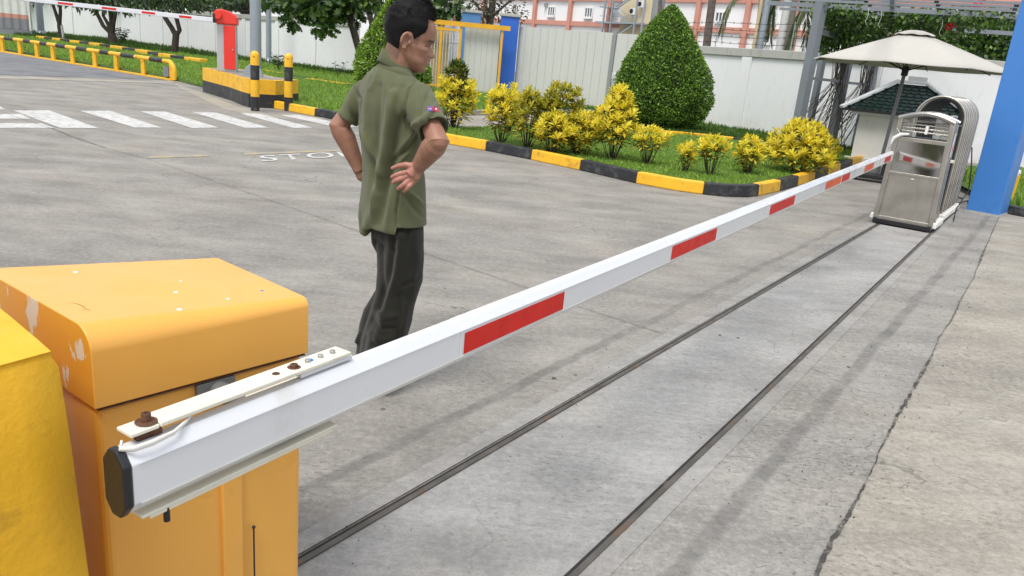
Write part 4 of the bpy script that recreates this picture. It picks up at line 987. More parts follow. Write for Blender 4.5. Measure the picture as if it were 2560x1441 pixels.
def vine(label, ctr, top_, zlo, n, spread, base_c):
    t = thing('vine', label, 'vine', (base_c[0], base_c[1], .05)); mb = MB()
    for k in range(n):
        a_ = rnd.uniform(0, 6.28); p0 = Vector((base_c[0] + rnd.uniform(-spread, spread), base_c[1] + rnd.uniform(-.2, .2), .1))
        p3 = Vector((top_[0] + rnd.uniform(-.16, .16), top_[1] + rnd.uniform(-.16, .16), top_[2])); P = []
        bow = rnd.uniform(-.25, .25); w1, w2 = rnd.uniform(0, 6), rnd.uniform(5, 9)
        for j in range(18):
            u = j / 17; q = p0.lerp(p3, 0); kx = u ** 1.0; m_ = min(1, u * 1.7)
            m_ = m_ * m_ * (3 - 2 * m_)
            q = Vector((p0.x + (p3.x - p0.x) * m_, p0.y + (p3.y - p0.y) * m_, p0.z + (p3.z - p0.z) * u))
            q.x += bow * math.sin(math.pi * min(1, u * 1.8)) + .035 * math.sin(w1 + w2 * u * 2); q.y += .05 * math.sin(w1 * 2 + w2 * u)
            P.append(q)
        mb.tube(P, rnd.uniform(.004, .009), 5)
    mb.build('stems', M['vine'], t)
    return t
v1 = vine('tangled bare vine stems climbing from the croton bed to the second pergola post', None, (6.55, 17.1, 2.9), 0, 30, .55, (5.95, 16.6))
v2 = vine('second tangle of bare vine stems climbing beside the last pergola post', None, (7.62, 18.3, 2.9), 0, 24, .35, (6.95, 17.9))
def vfol(t, blobs, n, L0, fl=0):
    P, D = crown_pts([(c, r, w_) for c, r, w_ in blobs], n)
    leaves('leaves', M['vineleaf'], t, P, D, rdir(len(P), .8), npr.uniform(L0 * .6, L0 * 1.2, len(P)), LEAF4, LF4, W=np.full(len(P), 1.7))
vfol(v1, [(at(2105, 60, 16.6), (.62, .6, .42), 3), (at(2090, 110, 16.8), (.35, .4, .3), 1.2), (at(2165, 90, 17.5), (.4, .5, .35), 1.4), (at(2100, 20, 16), (.5, .5, .2), 1)], 3600, .10)
vfol(v2, [(at(2230, 95, 17.8), (.6, .5, .3), 1.2), (at(2260, 45, 16.6), (.9, .8, .16), 1.4), (at(2330, 60, 16.4), (1.0, .9, .18), 1.2), (at(2400, 40, 15.5), (.9, .9, .12), .8), (at(2480, 45, 15.0), (.8, .8, .10), .6)], 4200, .10)
vb = thing('flowering_bush', 'dark green flowering bush above the white wall right of the umbrella', 'bush', base(at(2440, 120, 20.6)))
vfol(vb, [(at(2440, 110, 20.8), (1.5, .9, .55), 3), (at(2360, 105, 20.6), (.8, .8, .5), 1), (at(2510, 100, 20.6), (.8, .8, .6), 1)], 5200, .13)
MB().tube([base(at(2440, 120, 20.8)), at(2440, 120, 20.8)], .12, 8).build('trunk', M['bark'], vb)
fl_ = []
for px, py, Y, n in ((2378, 66, 15.6, 26), (2455, 6, 14.0, 22), (2440, 4, 14.0, 14)):
    for _ in range(n): fl_.append(at(px, py, Y) + Vector((rnd.gauss(0, .055), rnd.gauss(0, .06), rnd.gauss(0, .03))))
leaves('red_flowers', M['flower'], v2, np.array([tuple(p) for p in fl_]), rdir(len(fl_)), rdir(len(fl_)), np.full(len(fl_), .07), LEAF4, LF4, W=np.full(len(fl_), 2.2))
for px, py, Y in ((2172, 20, 15.2), (2204, 28, 15.4), (2357, 48, 15.4)):
    a = at(px, py, Y); MB().tube([a, a + Vector((.02, 0, -.12)), a + Vector((-.01, 0, -.24)), a + Vector((.03, 0, -.3))], .004, 5).solo('hanging_string', M['white'], {2172: 'white string hanging from the pergola above the left umbrella edge', 2204: 'short white string hanging near the second pergola post', 2357: 'thin white string hanging above the umbrella top'}[px], 'string')

# ------------------------------------------------------------------ umbrella
ub = Vector((6.16, 13.5, 0)); ua = Vector((6.36, 13.72, 2.50))
t = thing('garden_umbrella', 'large beige garden umbrella open behind the steel gate', 'umbrella', ub)
MB().tube([ub + Vector((0, 0, .05)), ua], .03, 12).build('pole', M['greyplate'], t)
UR, UZ = 1.61, 1.95; nrib = 8; v = []; f = []; rings = 7
tiltv = Vector((.0, .0, 0))
for r in range(rings + 1):
    u = .10 + .90 * r / rings
    for k in range(nrib * 8):
        a_ = 2 * math.pi * k / (nrib * 8) + R(9); kk = (k % 8) / 8; 
        seg = R(360 / nrib); ph = (kk - .5) * seg; flat = math.cos(seg / 2) / math.cos(ph)
        sag = math.sin(math.pi * kk)
        rad = UR * u * flat; z = ua.z - .0 - (ua.z - UZ) * (u ** 1.08) - .012 * sag * u * u
        v.append((ua.x + rad * math.cos(a_), ua.y + rad * math.sin(a_) * .95, z))
n = nrib * 8
for r in range(rings): f += [(r * n + k, r * n + (k + 1) % n, (r + 1) * n + (k + 1) % n, (r + 1) * n + k) for k in range(n)]
b = len(v)
for k in range(n): x, y, z = v[rings * n + k]; v.append((x * 1.0, y, z - .014))
f += [(rings * n + k, rings * n + (k + 1) % n, b + (k + 1) % n, b + k) for k in range(n)]
o = MB().add(v, f, 0, True).build('canopy', M['canvas'], t); s_ = o.modifiers.new('thick', 'SOLIDIFY'); s_.thickness = .004
v = []; f = []
for r, (rad, z) in enumerate(((.02, .02), (.12, .012), (.20, -.012), (.27, -.040), (.31, -.062))):
    for k in range(n):
        a_ = 2 * math.pi * k / n; rr = rad * (1 + .03 * math.sin(8 * a_)); v.append((ua.x + rr * math.cos(a_), ua.y + rr * math.sin(a_), ua.z + z + .006 * math.sin(8 * a_) * (r > 2)))
for r in range(4): f += [(r * n + k, r * n + (k + 1) % n, (r + 1) * n + (k + 1) % n, (r + 1) * n + k) for k in range(n)]
MB().add(v, f, 0, True).build('vent_cap', M['canvas'], t)
for k in range(nrib):
    a_ = 2 * math.pi * (k) / nrib + R(9); e = Vector((ua.x + UR * .97 * math.cos(a_), ua.y + UR * .95 * math.sin(a_) * .95, UZ + .0))
    rb_ = MB().tube([ua - Vector((0, 0, .09)), e - Vector((0, 0, .03))], .009, 6).build('rib', M['dark'], t)
    mid_ = (ua - Vector((0, 0, .09))).lerp(e, .5); MB().tube([ub.lerp(ua, .74), mid_ - Vector((0, 0, .02))], .008, 6).build('strut', M['dark'], rb_)
MB().tube([ub.lerp(ua, .71), ub.lerp(ua, .77)], .055, 12).build('runner', M['dark'], t)
bs = ub + Vector((-.03, -.2, 0))
MB().beam(bs + Vector((-.42, .1, .09)), bs + Vector((.45, -.34, .09)), .34, .07).build('base_platform', M['dark'], t, bevel=.01)
for s_ in (-.36, .36): MB().box(bs + Vector((s_, -s_ * .5, .03)), (.07, .07, .06)).build('base_foot', M['dark'], t)
MB().tube([bs + Vector((.05, .05, .1)), bs + Vector((.08, .1, .45))], .035, 10).build('base_socket', M['dark'], t)

# ------------------------------------------------------------------ small tiled house
hx, hy = 0.0, 0.0
t = thing('tiled_house', 'small cream house with dark green scalloped tile roof and white ridges', 'small house', (7.92, 16.7, 0), R(-24))
zE, zR = 1.08, 1.67; W2, D2 = 1.2, .95; rw = .28
MB().box((hx + .02, hy, zE / 2), (1.75, 1.45, zE - .01)).build('walls', M['housewall'], t, local=True)
MB().box((hx, hy, zE - .04), (2.05, 1.75, .075)).build('eave_board', M['trim'], t, local=True)
MB().box((hx, hy - .74, .06), (1.95, .2, .12)).build('plinth', M['housewall'], t, local=True)
def slope(pa, pb, pc, pd, nm):   # pa,pb eave (left,right); pd,pc ridge
    pa, pb, pc, pd = map(Vector, (pa, pb, pc, pd)); nrm = (pb - pa).cross(pd - pa).normalized(); mb = MB()
    mb.add([pa, pb, pc, pd], [(0, 1, 2, 3)]); rows = 9
    for r in range(rows):
        u0 = r / rows; L_, R_ = pa.lerp(pd, u0), pb.lerp(pc, u0); up_ = (pa.lerp(pd, u0 + 1.35 / rows) - L_) if r < rows - 1 else (pd - L_)
        ln = (R_ - L_).length; cnt = max(1, int(ln / .135)); dx = (R_ - L_) / cnt
        if r % 2: L_ = L_ + dx * .5; cnt -= 1
        upv = (up_ - (up_.dot(dx.normalized())) * dx.normalized())
        for k in range(cnt):
            c = L_ + dx * (k + .5); w_ = dx * .49; lo = nrm * .024; v_ = []
            for q in range(7): a_ = math.pi + math.pi * q / 6; v_.append(c + w_ * math.cos(a_) + upv * .42 * (1 + math.sin(a_)) + lo)
            v_ += [c + w_ + upv + nrm * .006, c - w_ + upv + nrm * .006]
            m_ = len(v_); mb.add(v_ + [p - nrm * .014 for p in v_], [list(range(m_))] + [(i, m_ + i, m_ + (i + 1) % m_, (i + 1) % m_) for i in range(m_)])
    mb.build(nm, M['tile'], t, local=True)
E_ = [(hx - W2, hy - D2, zE), (hx + W2, hy - D2, zE), (hx + W2, hy + D2, zE), (hx - W2, hy + D2, zE)]; Rg = [(hx - rw, hy, zR), (hx + rw, hy, zR)]
slope(E_[0], E_[1], Rg[1], Rg[0], 'roof'); slope(E_[2], E_[3], Rg[0], Rg[1], 'roof'); slope(E_[3], E_[0], Rg[0], Rg[0], 'roof'); slope(E_[1], E_[2], Rg[1], Rg[1], 'roof')
for a, b in ((E_[0], Rg[0]), (E_[1], Rg[1]), (E_[3], Rg[0]), (E_[2], Rg[1]), (Rg[0], Rg[1])):
    a, b = Vector(a) + Vector((0, 0, .05)), Vector(b) + Vector((0, 0, .05)); MB().beam(a - (b - a).normalized() * .04, b + (b - a).normalized() * .03, .11, .06).build('ridge_trim', M['trim'], t, local=True, bevel=.012)
MB().box((hx + .08, hy, zR + .12), (.36, .10, .10)).build('ridge_cap', M['trim'], t, local=True)
MB().beam((hx - W2, hy - D2 - .005, zE + .0), (hx + W2, hy - D2 - .005, zE + .0), .03, .05).build('gutter', M['dark'], t, local=True)

# ------------------------------------------------------------------ retractable stainless gate
g0 = Vector((4.44, 8.83, 0)); ang = R(-34.66)
t = thing('retractable_gate', 'stainless steel folding gate drawn together on its two rails', 'gate', g0, ang)
W_ = .27
def gb(nm, m, c, s, par=t, bev=.004, **k): return MB().box(c, s, **k).build(nm, M[m], par, local=True, bevel=bev)
hd = thing('gate_head', None, None, (0, 0, 0)); del_ = hd; hd.parent = t
gb('base_skirt', 'capblack', (0, .22, .045), (.62, .56, .05))
for s_ in (-1, 1):
    MB().beam((s_ * .295, 0, .07), (s_ * .262, 0, 1.235), .05, .05, up=Vector((0, 1, 0))).build('frame_post', M['brushed'], hd, local=True, bevel=.008)
    MB().beam((s_ * .315, .02, .08), (s_ * .30, .02, .22), .05, .03, up=Vector((0, 1, 0))).build('foot_plate', M['brushed'], hd, local=True, bevel=.006)
gb('lower_panel', 'brushed', (0, .0, .345), (.52, .02, .53), hd)
MB().box((0, .004, .80), (.50, .02, .37), Matrix.Rotation(R(-2.6), 3, 'X')).build('upper_panel', M['chrome'], hd, local=True, bevel=.004)
for z, h_ in ((.075, .06), (.612, .03), (1.0, .045)): gb('frame_rail', 'brushed', (0, -.008, z), (.54, .035, h_), hd)
for s_ in (-1, 1): MB().beam((s_ * .262, -.012, .10), (s_ * .245, -.012, 1.0), .012, .012, up=Vector((0, 1, 0))).build('panel_trim', M['tube'], hd, local=True)
v = []; f = []; na = 16
for k in range(na + 1):
    u = k / na; x = -.285 + .57 * u; zz = 1.235 + .055 * math.sin(math.pi * u)
    for y in (-.03, .42): v += [(x, y, zz), (x, y, zz - .035)]
for k in range(na): q = 4 * k; f += [(q, q + 4, q + 6, q + 2), (q + 1, q + 3, q + 7, q + 5), (q, q + 1, q + 5, q + 4), (q + 2, q + 6, q + 7, q + 3)]
f += [(0, 2, 3, 1), (4 * na, 4 * na + 1, 4 * na + 3, 4 * na + 2)]
v2_ = []
arch = MB().add([p for p in v], f, 0, True); 
ar = MB()
P = [(-.285 + .57 * k / 20, -.012, 1.225 + .07 * math.sin(math.pi * k / 20)) for k in range(21)]
ar.tube(P, .028, 8, flat=.9); ar.build('arch', M['tube'], hd, local=True)
P = [(x, .4, z) for x, _, z in P]; MB().tube(P, .028, 8).build('arch', M['tube'], hd, local=True)
o = arch.build('top_cover', M['brushed'], hd, local=True); o.scale = (.93, .8, 1); o.location = (0, .045, .012)
for z, r_ in ((1.13, .012), (1.09, .011), (1.17, .009)): MB().tube([(-.25, .04, z), (.25, .04, z + .0)], r_, 8).build('grip_bar', M['tube'], hd, local=True)
gb('latch', 'plastic', (.02, .02, 1.12), (.03, .04, .09), hd); gb('latch', 'steel', (-.1, .05, 1.06), (.04, .05, .06), hd); gb('latch', 'steel', (.14, .05, 1.06), (.05, .05, .05), hd)
gb('motor_box', 'greyplate', (0, .25, .55), (.44, .32, .95), hd)
for k in range(7):
    y = .07 + k * .065
    for s_ in (-1, 1):
        MB().beam((s_ * (.288 + .004 * (k % 2)), y, .1), (s_ * (.262 + .004 * (k % 2)), y, 1.235), .022, .03, up=Vector((0, 1, 0))).build('side_rib', M['brushed' if k % 2 else 'tube'], hd, local=True, bevel=.004)
gb('side_sheet', 'brushed', (.262, .26, .66), (.01, .4, 1.1), hd); gb('side_sheet', 'brushed', (-.262, .26, .66), (.01, .4, 1.1), hd)
gb('warning_sticker', 'white', (.305, .085, .99), (.004, .05, .26), hd, 0); gb('sticker_mark', 'redtape', (.3085, .085, .95), (.003, .03, .06), hd, 0)
gb('latch', 'plastic', (.315, .30, .80), (.04, .03, .035), hd)
# label on the lower panel, tied cloth
MB().ball((0, -.022, .57), (.022, .004, .006), 10).build('handle', M['plastic'], hd, local=True)
MB().tube([(-.30, -.05, .93), (-.28, -.07, 1.0), (-.22, -.06, 1.05), (-.14, -.045, 1.06)], [.012, .019, .018, .010], 8, flat=.45).build('tied_cloth', M['white'], hd, local=True)
ch = MB()
for k in range(9): ch.ball((-.30 + .012 * math.sin(k * 1.8), -.05, .93 - k * .018), (.008, .006, .011), 6)
for k in range(5): ch.ball((-.27 + .02 * k * .4, -.05, 1.10 - .01 * k), (.008, .006, .011), 6)
ch.build('chain', M['steel'], hd, local=True)
NH = 8
for k in range(NH):
    y = .95 + k * .20; hp = thing('gate_hoop', None, None, (0, y, 0)); hp.parent = t
    P = [(-.27, 0, .12), (-.27, 0, 1.23)] + [(-.27 * math.cos(a), 0, 1.23 + .27 * math.sin(a)) for a in [math.pi * q / 16 for q in range(1, 16)]] + [(.27, 0, 1.23), (.27, 0, .12)]
    MB().tube(P, .0145, 10, flat=1.1).build('tube', M['tube' if k % 2 else 'brushed'], hp, local=True)
    P = [(x * .86, .03, z - .03 if z > 1 else z) for x, _, z in P]; MB().tube(P, .014, 8).build('inner_tube', M['dark'], hp, local=True)  # coloured dark to paint in the shade of the gaps between hoops
    for s_ in (-1, 1):
        MB().tube([(s_ * .24, .02, .16), (s_ * .24, .16, 1.1)], .009, 6).build('scissor_bar', M['dark'], hp, local=True)  # dark colour adds to the painted shade between the hoops
        MB().tube([(s_ * .225, .16, .16), (s_ * .225, .02, 1.1)], .009, 6).build('scissor_bar', M['tube'], hp, local=True)
        MB().box((s_ * .29, .0, .075), (.07, .09, .07)).build('wheel_cover', M['plastic'], hp, local=True, bevel=.012)
        MB().tube([(s_ * .27, 0, .035), (s_ * .31, 0, .035)], .035, 12).build('wheel', M['capblack'], hp, local=True)
    MB().box((0, .02, 1.18), (.50, .02, .02)).build('tie_bar', M['tube'], hp, local=True)
    MB().box((0, .03, 1.22), (.06, .05, .09)).build('centre_block', M['steel'], hp, local=True, bevel=.006)
for s_ in (-1, 1):
    for k in range(5):
        gb('wheel_cover', 'plastic', (s_ * .325, .03 + k * .12, .085), (.06, .08, .07), hd, .012)
P = [(.33, 1.9, .9), (.40, 1.8, .6), (.42, 1.9, .35), (.36, 1.6, .12), (.40, 1.2, .03)]
MB().tube(P, .008, 6).build('cable', M['capblack'], t, local=True)

# ------------------------------------------------------------------ right blue column and things by it
pA, pB = ground(2413, 530), ground(2495, 545); pd_ = (pB - pA).normalized(); pn = Vector((-pd_.y, pd_.x, 0))
t = thing('blue_column', 'wide bright blue column at the right edge beside the folding gate', 'column', pA)
poly = [pA, pB, pB + pn * .45, pA + pn * .45]
MB().prism([(p.x, p.y) for p in poly], .035, 4.2).build('shaft', M['bluelight'], t, bevel=.012)
e = .012; cc = sum(poly, Vector()) / 4
MB().prism([(c.x + (c.x - cc.x) * .03, c.y + (c.y - cc.y) * .03) for c in poly], 0, .035).build('footing', M['coping'], t)
rk = [ground(*p) for p in ((2500, 533), (2560, 545), (2700, 580))]; rk = [rk[0], rk[1], rk[2] + Vector((1.5, -.2, 0))]
kerb('lawn_kerb', rk, [], h=.13, wdt=.14, first=1)
sheet('lawn', [rk[0] + Vector((.05, .1, 0)), rk[1] + Vector((.02, .1, 0)), rk[2] + Vector((0, .1, 0)), rk[2] + Vector((3, 9, 0)), Vector((8.2, 16, 0)), rk[0] + Vector((.6, 2.2, 0))], .10, M['turf'])
gp_ = [(rk[0] + Vector((.1, .15, 0)))[:2], (rk[1] + Vector((.1, .15, 0)))[:2], (rk[2])[:2], (12, 16), (8.4, 16), (7.4, 12.6)]
grass('grass', gp_, .10, 6000, .06, .14, M['grass'], None, .7)
a = ground(2521, 512, .05); b = at(2546, 438, a.y)
tp = thing('marker_post', 'short yellow post standing in the grass right of the blue column', 'post', a)
MB().beam(a, b, .05, .04, up=Vector((0, 1, 0))).build('post', M['yellow'], tp, bevel=.004)
MB().ball(b + Vector((0, 0, .03)), (.03, .03, .05), 8).build('cap', M['white'], tp)
a1, b1 = at(2505, 500, a.y - .2), at(2538, 432, a.y - .1)
mb = MB(); c_ = Vector((.12, 0, .02)); mb.add([a1, a1 + Vector((.02, 0, 0)), b1 + c_ * .5, b1 - c_ * .1] + [p + Vector((0, .012, 0)) for p in (a1, a1 + Vector((.02, 0, 0)), b1 + c_ * .5, b1 - c_ * .1)], [(0, 1, 2, 3), (7, 6, 5, 4), (0, 4, 5, 1), (1, 5, 6, 2), (2, 6, 7, 3), (3, 7, 4, 0)])
mb.solo('white_sheet', M['white'], 'narrow white sheet hanging between the blue column and yellow post', 'sheet')
mb = MB()
q0 = ground(2395, 512); 
for k, (dx, dy) in enumerate(((0, 0), (.25, .2), (-.1, .5))): mb.tube([q0 + Vector((dx, dy, .02)), q0 + Vector((dx + .2, dy + .15, .05)), q0 + Vector((dx + .5, dy + .1, .02))], .012, 6)
mb.solo('loose_cable', M['capblack'], 'loose black cable lying between folding gate and blue column', 'cable')

M['chipy'] = paint('old_yellow_tape', (.66, .34, .045), .4)
# ------------------------------------------------------------------ near barrier cabinet
SZ = .80; cA, cB = ground(245, 1025, SZ), ground(762, 886, SZ); cA.z = cB.z = 0
cd_ = (cB - cA); CW = cd_.length; cd_.normalize(); crz = math.atan2(cd_.y, cd_.x)
t = thing('barrier_cabinet', 'orange painted barrier cabinet with rounded lid, nearest the camera', 'cabinet', cA, crz)
DP = .40
MB().box((CW / 2, DP / 2 + .006, SZ / 2), (CW + .002, DP - .004, SZ)).build('body', M['cab'], t, local=True, bevel=.018, seg=4)
# lid : profile with a round front shoulder, swept along the face, slightly lower to the far end
prof = []
rr = .050
def lidp(x, hl, k=1.0):
    rr = .050 + (.022 - .050) * min(1, max(0, x / CW))
    P = [(-.004, 0), (-.004, hl - rr)]
    P += [(-.004 + rr * (1 - math.cos(a)), hl - rr + rr * math.sin(a)) for a in [math.pi / 2 * q / 8 for q in range(1, 9)]]
    P += [(DP + .012 - rr, hl)] + [(DP + .012 - rr + rr * math.sin(a), hl - rr + rr * math.cos(a)) for a in [math.pi / 2 * q / 8 for q in range(1, 9)]] + [(DP + .012, 0)]
    return [(x, y, SZ + .003 + z) for y, z in P]
HA, HB = .160, .134; xs = [-.007, CW + .007]; ins = [0, 0]
v = []; f = []
for x, i_ in zip(xs, ins):
    hl = HA + (HB - HA) * (x / CW); pts = lidp(x, hl)
    cy, cz = DP / 2, SZ + hl / 2
    bk_ = 1 + .36 * (1 - x / CW)
    v += [(p[0] - (.03 * (p[1] / DP) * (1 - x / CW)), (p[1] if p[1] < .1 else .1 + (p[1] - .1) * bk_) * (1 - i_ * 1.2) + i_ * .2, p[2] - (i_ * .8 if p[2] > SZ + .05 else 0)) for p in pts]
n = len(pts)
for r in range(len(xs) - 1): f += [(r * n + k, (r + 1) * n + k, (r + 1) * n + (k + 1) % n, r * n + (k + 1) % n) for k in range(n)]
mb = MB(); mb.add(v, f, 0, True); mb.add(v[:n], [list(range(n))], 1); mb.add(v[-n:], [list(range(n))[::-1]], 0)
lid = mb.build('lid', [M['cab'], M['cabchip']], t, local=True, merge=True, bevel=.003, seg=3)
wn_ = lid.modifiers.new('wn', 'WEIGHTED_NORMAL'); wn_.keep_sharp = True
for p in lid.data.polygons:
    if p.center.x < -.005: p.material_index = 1
MB().beam((.0, .004, SZ - .001), (CW, .004, SZ - .001), .01, .003).build('lid_seam', M['rust'], t, local=True)
MB().box((.235, .004, SZ - .030), (.085, .014, .05)).build('slot_plate', M['greyplate'], t, local=True)
MB().box((.268, .005, SZ / 2 - .05), (.05, .014, SZ - .11)).build('door_strip', M['cab'], t, local=True, bevel=.004)
for (px, py), r_, c in (((440, 731), .010, 'white'), ((449, 777), .012, 'white'), ((570, 743), .008, 'white'), ((190, 687), .010, 'white'), ((655, 717), .008, 'bluedot'), ((452, 700), .006, 'white')):
    zt_ = SZ + .003 + (HA + HB) / 2; q = ground(px, py, zt_); lx = (q - cA).dot(cd_); ly = (q - cA).dot(Vector((-cd_.y, cd_.x, 0))); zt_ = SZ + .003 + HA + (HB - HA) * lx / CW
    if ly < .42: MB().lathe((lx, min(ly, DP - .02), zt_ - .0015), [(r_ * .55, 0), (r_ * .5, .0022), (.0005, .0024)], 7).build('paint_chip', M[c], t, local=True)
o = MB().box((.0, 0, 0), (.05, .0016, .05)); 
cP = [(.325, -.004, .0), (.325, -.004, .52)]
MB().tube([(.318, -.006, .05), (.316, -.006, .40)], .0022, 6).build('antenna_wire', M['dark'], t, local=True)
MB().ball((.316, -.006, .403), .0045, 8).build('antenna_tip', M['dark'], t, local=True)
# worn crayon curl marks by the left end
mk = MB()
for (cx, cy, r_, a0, a1) in ((.018, .13, .035, -.4, 2.6), (.03, .10, .012, 0, 4)):
    P = [(cx + r_ * .5 * math.cos(a), cy + r_ * math.sin(a), SZ + HA + .0035) for a in np.linspace(a0, a1, 12)]; mk.tube([(q[0], q[1], q[2] - .0032) for q in P], .0011, 4)
mk.build('scratch_mark', M['rust'], t, local=True)

# ------------------------------------------------------------------ guard booth added behind the camera for the reflection in the polished gate
gb_ = thing('added_guard_booth', 'white guard booth added behind the camera, only mirrored in the polished gate panel', 'booth', (-6.6, -3.2, 0), R(42))
MB().box((0, 0, 1.65), (5.0, 2.6, 2.5)).build('wall', M['wall'], gb_, local=True)
for k in range(5): MB().box((-2.0 + k * 1.0, 0, .2), (.998, 2.7, .4)).build('base_band', M['yellow' if k % 2 else 'black'], gb_, local=True)
MB().box((0, 0, 2.98), (5.5, 3.1, .16)).build('roof', M['coping'], gb_, local=True)
for k in (-1.2, 1.0): MB().box((k, 1.31, 1.7), (1.0, .04, .9)).build('window', M['glass'], gb_, local=True)
# ------------------------------------------------------------------ near yellow block
C0 = ground(142, 880, 1.0); e1 = Vector((-.76, .65, 0)); e2 = Vector((-.50, -.866, 0))
t = thing('yellow_block', 'chunky yellow painted concrete block at the lower left corner', 'block', base(C0))
polyt = [C0, C0 + e1 * .55, C0 + e1 * .55 + e2 * .6, C0 + e2 * .6]; polyb = [p + Vector((.045, .012, 0)) for p in polyt]
N_ = 9; v = []
def edge(poly):
    out_ = []
    for i in range(4):
        a, b = poly[i], poly[(i + 1) % 4]
        out_ += [a.lerp(b, k / N_) for k in range(N_)]
    return out_
et, eb = edge(polyt), edge(polyb); n = len(et); f = []; zl = [0, .3, .6, .85, .975, .990, 1.0]; cen = sum(polyt, Vector()) / 4
for z in zl:
    for a, b in zip(et, eb):
        p = b.lerp(a, z); k = 0 if z <= .98 else (.004 if z < .99 else .022); p = p.lerp(cen, k); p = Vector((p.x, p.y, z))
        p += Vector((mnoise.noise(p * 9), mnoise.noise(p * 9 + Vector((5, 0, 0))), 0)) * .0035; v.append(p)
for r in range(len(zl) - 1): f += [(r * n + k, r * n + (k + 1) % n, (r + 1) * n + (k + 1) % n, (r + 1) * n + k) for k in range(n)]
mb = MB().add(v, [q[::-1] for q in f], 0, True); b = (len(zl) - 1) * n
mb.add(v[b:], [list(range(n))], 0); mb.build('block', M['plinth_y'], t, merge=True)

# ------------------------------------------------------------------ the long white boom arm
AZ = .805; PH, PT = .114, .055
a0 = ground(302, 1203, AZ); a1 = ground(2226, 391, AZ); ad = (a1 - a0).normalized(); AL = (a1 - a0).length
an = Vector((ad.y, -ad.x, 0))       # towards the camera side
t = thing('boom_arm', 'long white octagonal boom arm with red tape blocks crossing the picture', 'barrier arm', a0, math.atan2(ad.y, ad.x))
ch_ = .017
def octo(x, s=1.0):
    hw, hh = PT / 2 * s, PH / 2 * s; c = ch_ * s
    return [(x, -hw, -hh + c * 1.3), (x, -hw, hh - c * 1.3), (x, -hw + c, hh), (x, hw - c, hh), (x, hw, hh - c * 1.3), (x, hw, -hh + c * 1.3), (x, hw - c, -hh), (x, -hw + c, -hh)]
def seg_(nm, x0, x1, s, mat, bev=.002):
    v = octo(x0, s) + octo(x1, s); f = [(i, i + 8, (i + 1) % 8 + 8, (i + 1) % 8) for i in range(8)] + [tuple(range(8)), tuple(range(15, 7, -1))]
    return MB().add(v, [q[::-1] for q in f]).build(nm, M[mat], t, local=True, bevel=bev)
def along(px, off=Vector((0, 0, 0))):
    lo, hi = -.2, 12
    for _ in range(45):
        m_ = (lo + hi) / 2
        if to_px(a0 + ad * m_ + off)[0] < px: lo = m_
        else: hi = m_
    return lo
offf = an * PT / 2
xj = along(1128); seg_('boom_section', 0.004, xj, 1.0, 'arm'); seg_('boom_section', xj + .0005, along(2060), 1.015, 'arm'); seg_('boom_section', along(2060) + .001, AL, 1.0, 'arm')
seg_('end_cap', -.012, .004, 1.04, 'capblack', .004)
seg_('end_cap', AL, AL + .006, 1.01, 'white', .002)
for i, (x0, x1, m_) in enumerate(((1160, 1408, 'redtape'), (1679, 1790, 'redtape'), (1925, 1986, 'redtape'), (2064, 2102, 'redtape_o'), (2105, 2124, 'redtape'), (2162, 2184, 'redtape_o'), (2212, 2227, 'redtape'))):
    p, q = along(x0, offf), min(AL, along(x1, offf)); MB().box(((p + q) / 2, -PT / 2 * 1.015 - .0012, -.002), (q - p, .0016, .056)).build('red_tape', M[m_], t, local=True)
MB().box((AL * .5, -PT / 2 * 1.02 - .0006, -PH / 2 + .021), (AL - .03, .003, .0035)).build('lower_lip', M['panel'], t, local=True)
MB().box((AL * .5, -PT / 2 * 1.02 - .0006, PH / 2 - .022), (AL - .03, .002, .0022)).build('upper_lip', M['arm'], t, local=True)
# clamp plates above and below, with bolts
xb0, xb1 = along(320, Vector((0, 0, PH / 2))), along(868, Vector((0, 0, PH / 2 + .02)))
tpz = PH / 2 + .020
def plate(nm, x0, x1, y0, y1, z, th, mat):
    return MB().box(((x0 + x1) / 2, (y0 + y1) / 2, z), (x1 - x0, y1 - y0, th)).build(nm, M[mat], t, local=True, bevel=.0018)
pl = plate('clamp_plate', xb0 + .05, xb1, -.012, .034, tpz, .008, 'plate'); plate('clamp_plate', xb0, xb0 + .049, -.010, .030, tpz - .002, .007, 'plate')
plate('clamp_channel', xb1 - .13, xb1 + .01, -.006, .040, tpz - .012, .010, 'arm')
plate('clamp_plate', xb0 + .005, along(830), -.019, .03, -PH / 2 - .013, .006, 'plate'); plate('clamp_edge', xb0 + .02, along(820), -.017, -.011, -PH / 2 - .019, .010, 'plate')
def bolt(px, r_, h_, mat, yy=.010, rust=None):
    x = along(px, Vector((0, 0, tpz)) - an * yy)
    b_ = MB().lathe((x, yy, tpz + .004), [(r_, 0), (r_, h_), (r_ * .75, h_ + .001), (r_ * .4, h_ + .001), (r_ * .35, h_ * .5), (.0005, h_ * .5)], 6 if r_ > .006 else 12)
    b_.build('bolt', M[mat], t, local=True, bevel=.0008)
    if rust: MB().lathe((x, yy, tpz + .0038), [(r_ * rust, 0), (r_ * rust * .9, .0009), (.0005, .0012)], 14).build('rust_ring', M['rust'], t, local=True)
bolt(366, .0085, .014, 'rust', rust=2.1); bolt(735, .0085, .006, 'rust', rust=1.6); bolt(690, .006, .0006, 'rust', rust=1.3)
for px in (769, 801, 831): bolt(px, .0058, .006, 'steel', rust=None)
x = along(786); MB().ball((x, .012, tpz + .005), (.006, .005, .0025), 8).build('blue_mark', M['bluedot'], t, local=True)
x = along(400); MB().tube([(x, -.012, -PH / 2 - .018), (x, -.012, -PH / 2 - .045)], .0055, 10).build('bolt', M['capblack'], t, local=True)
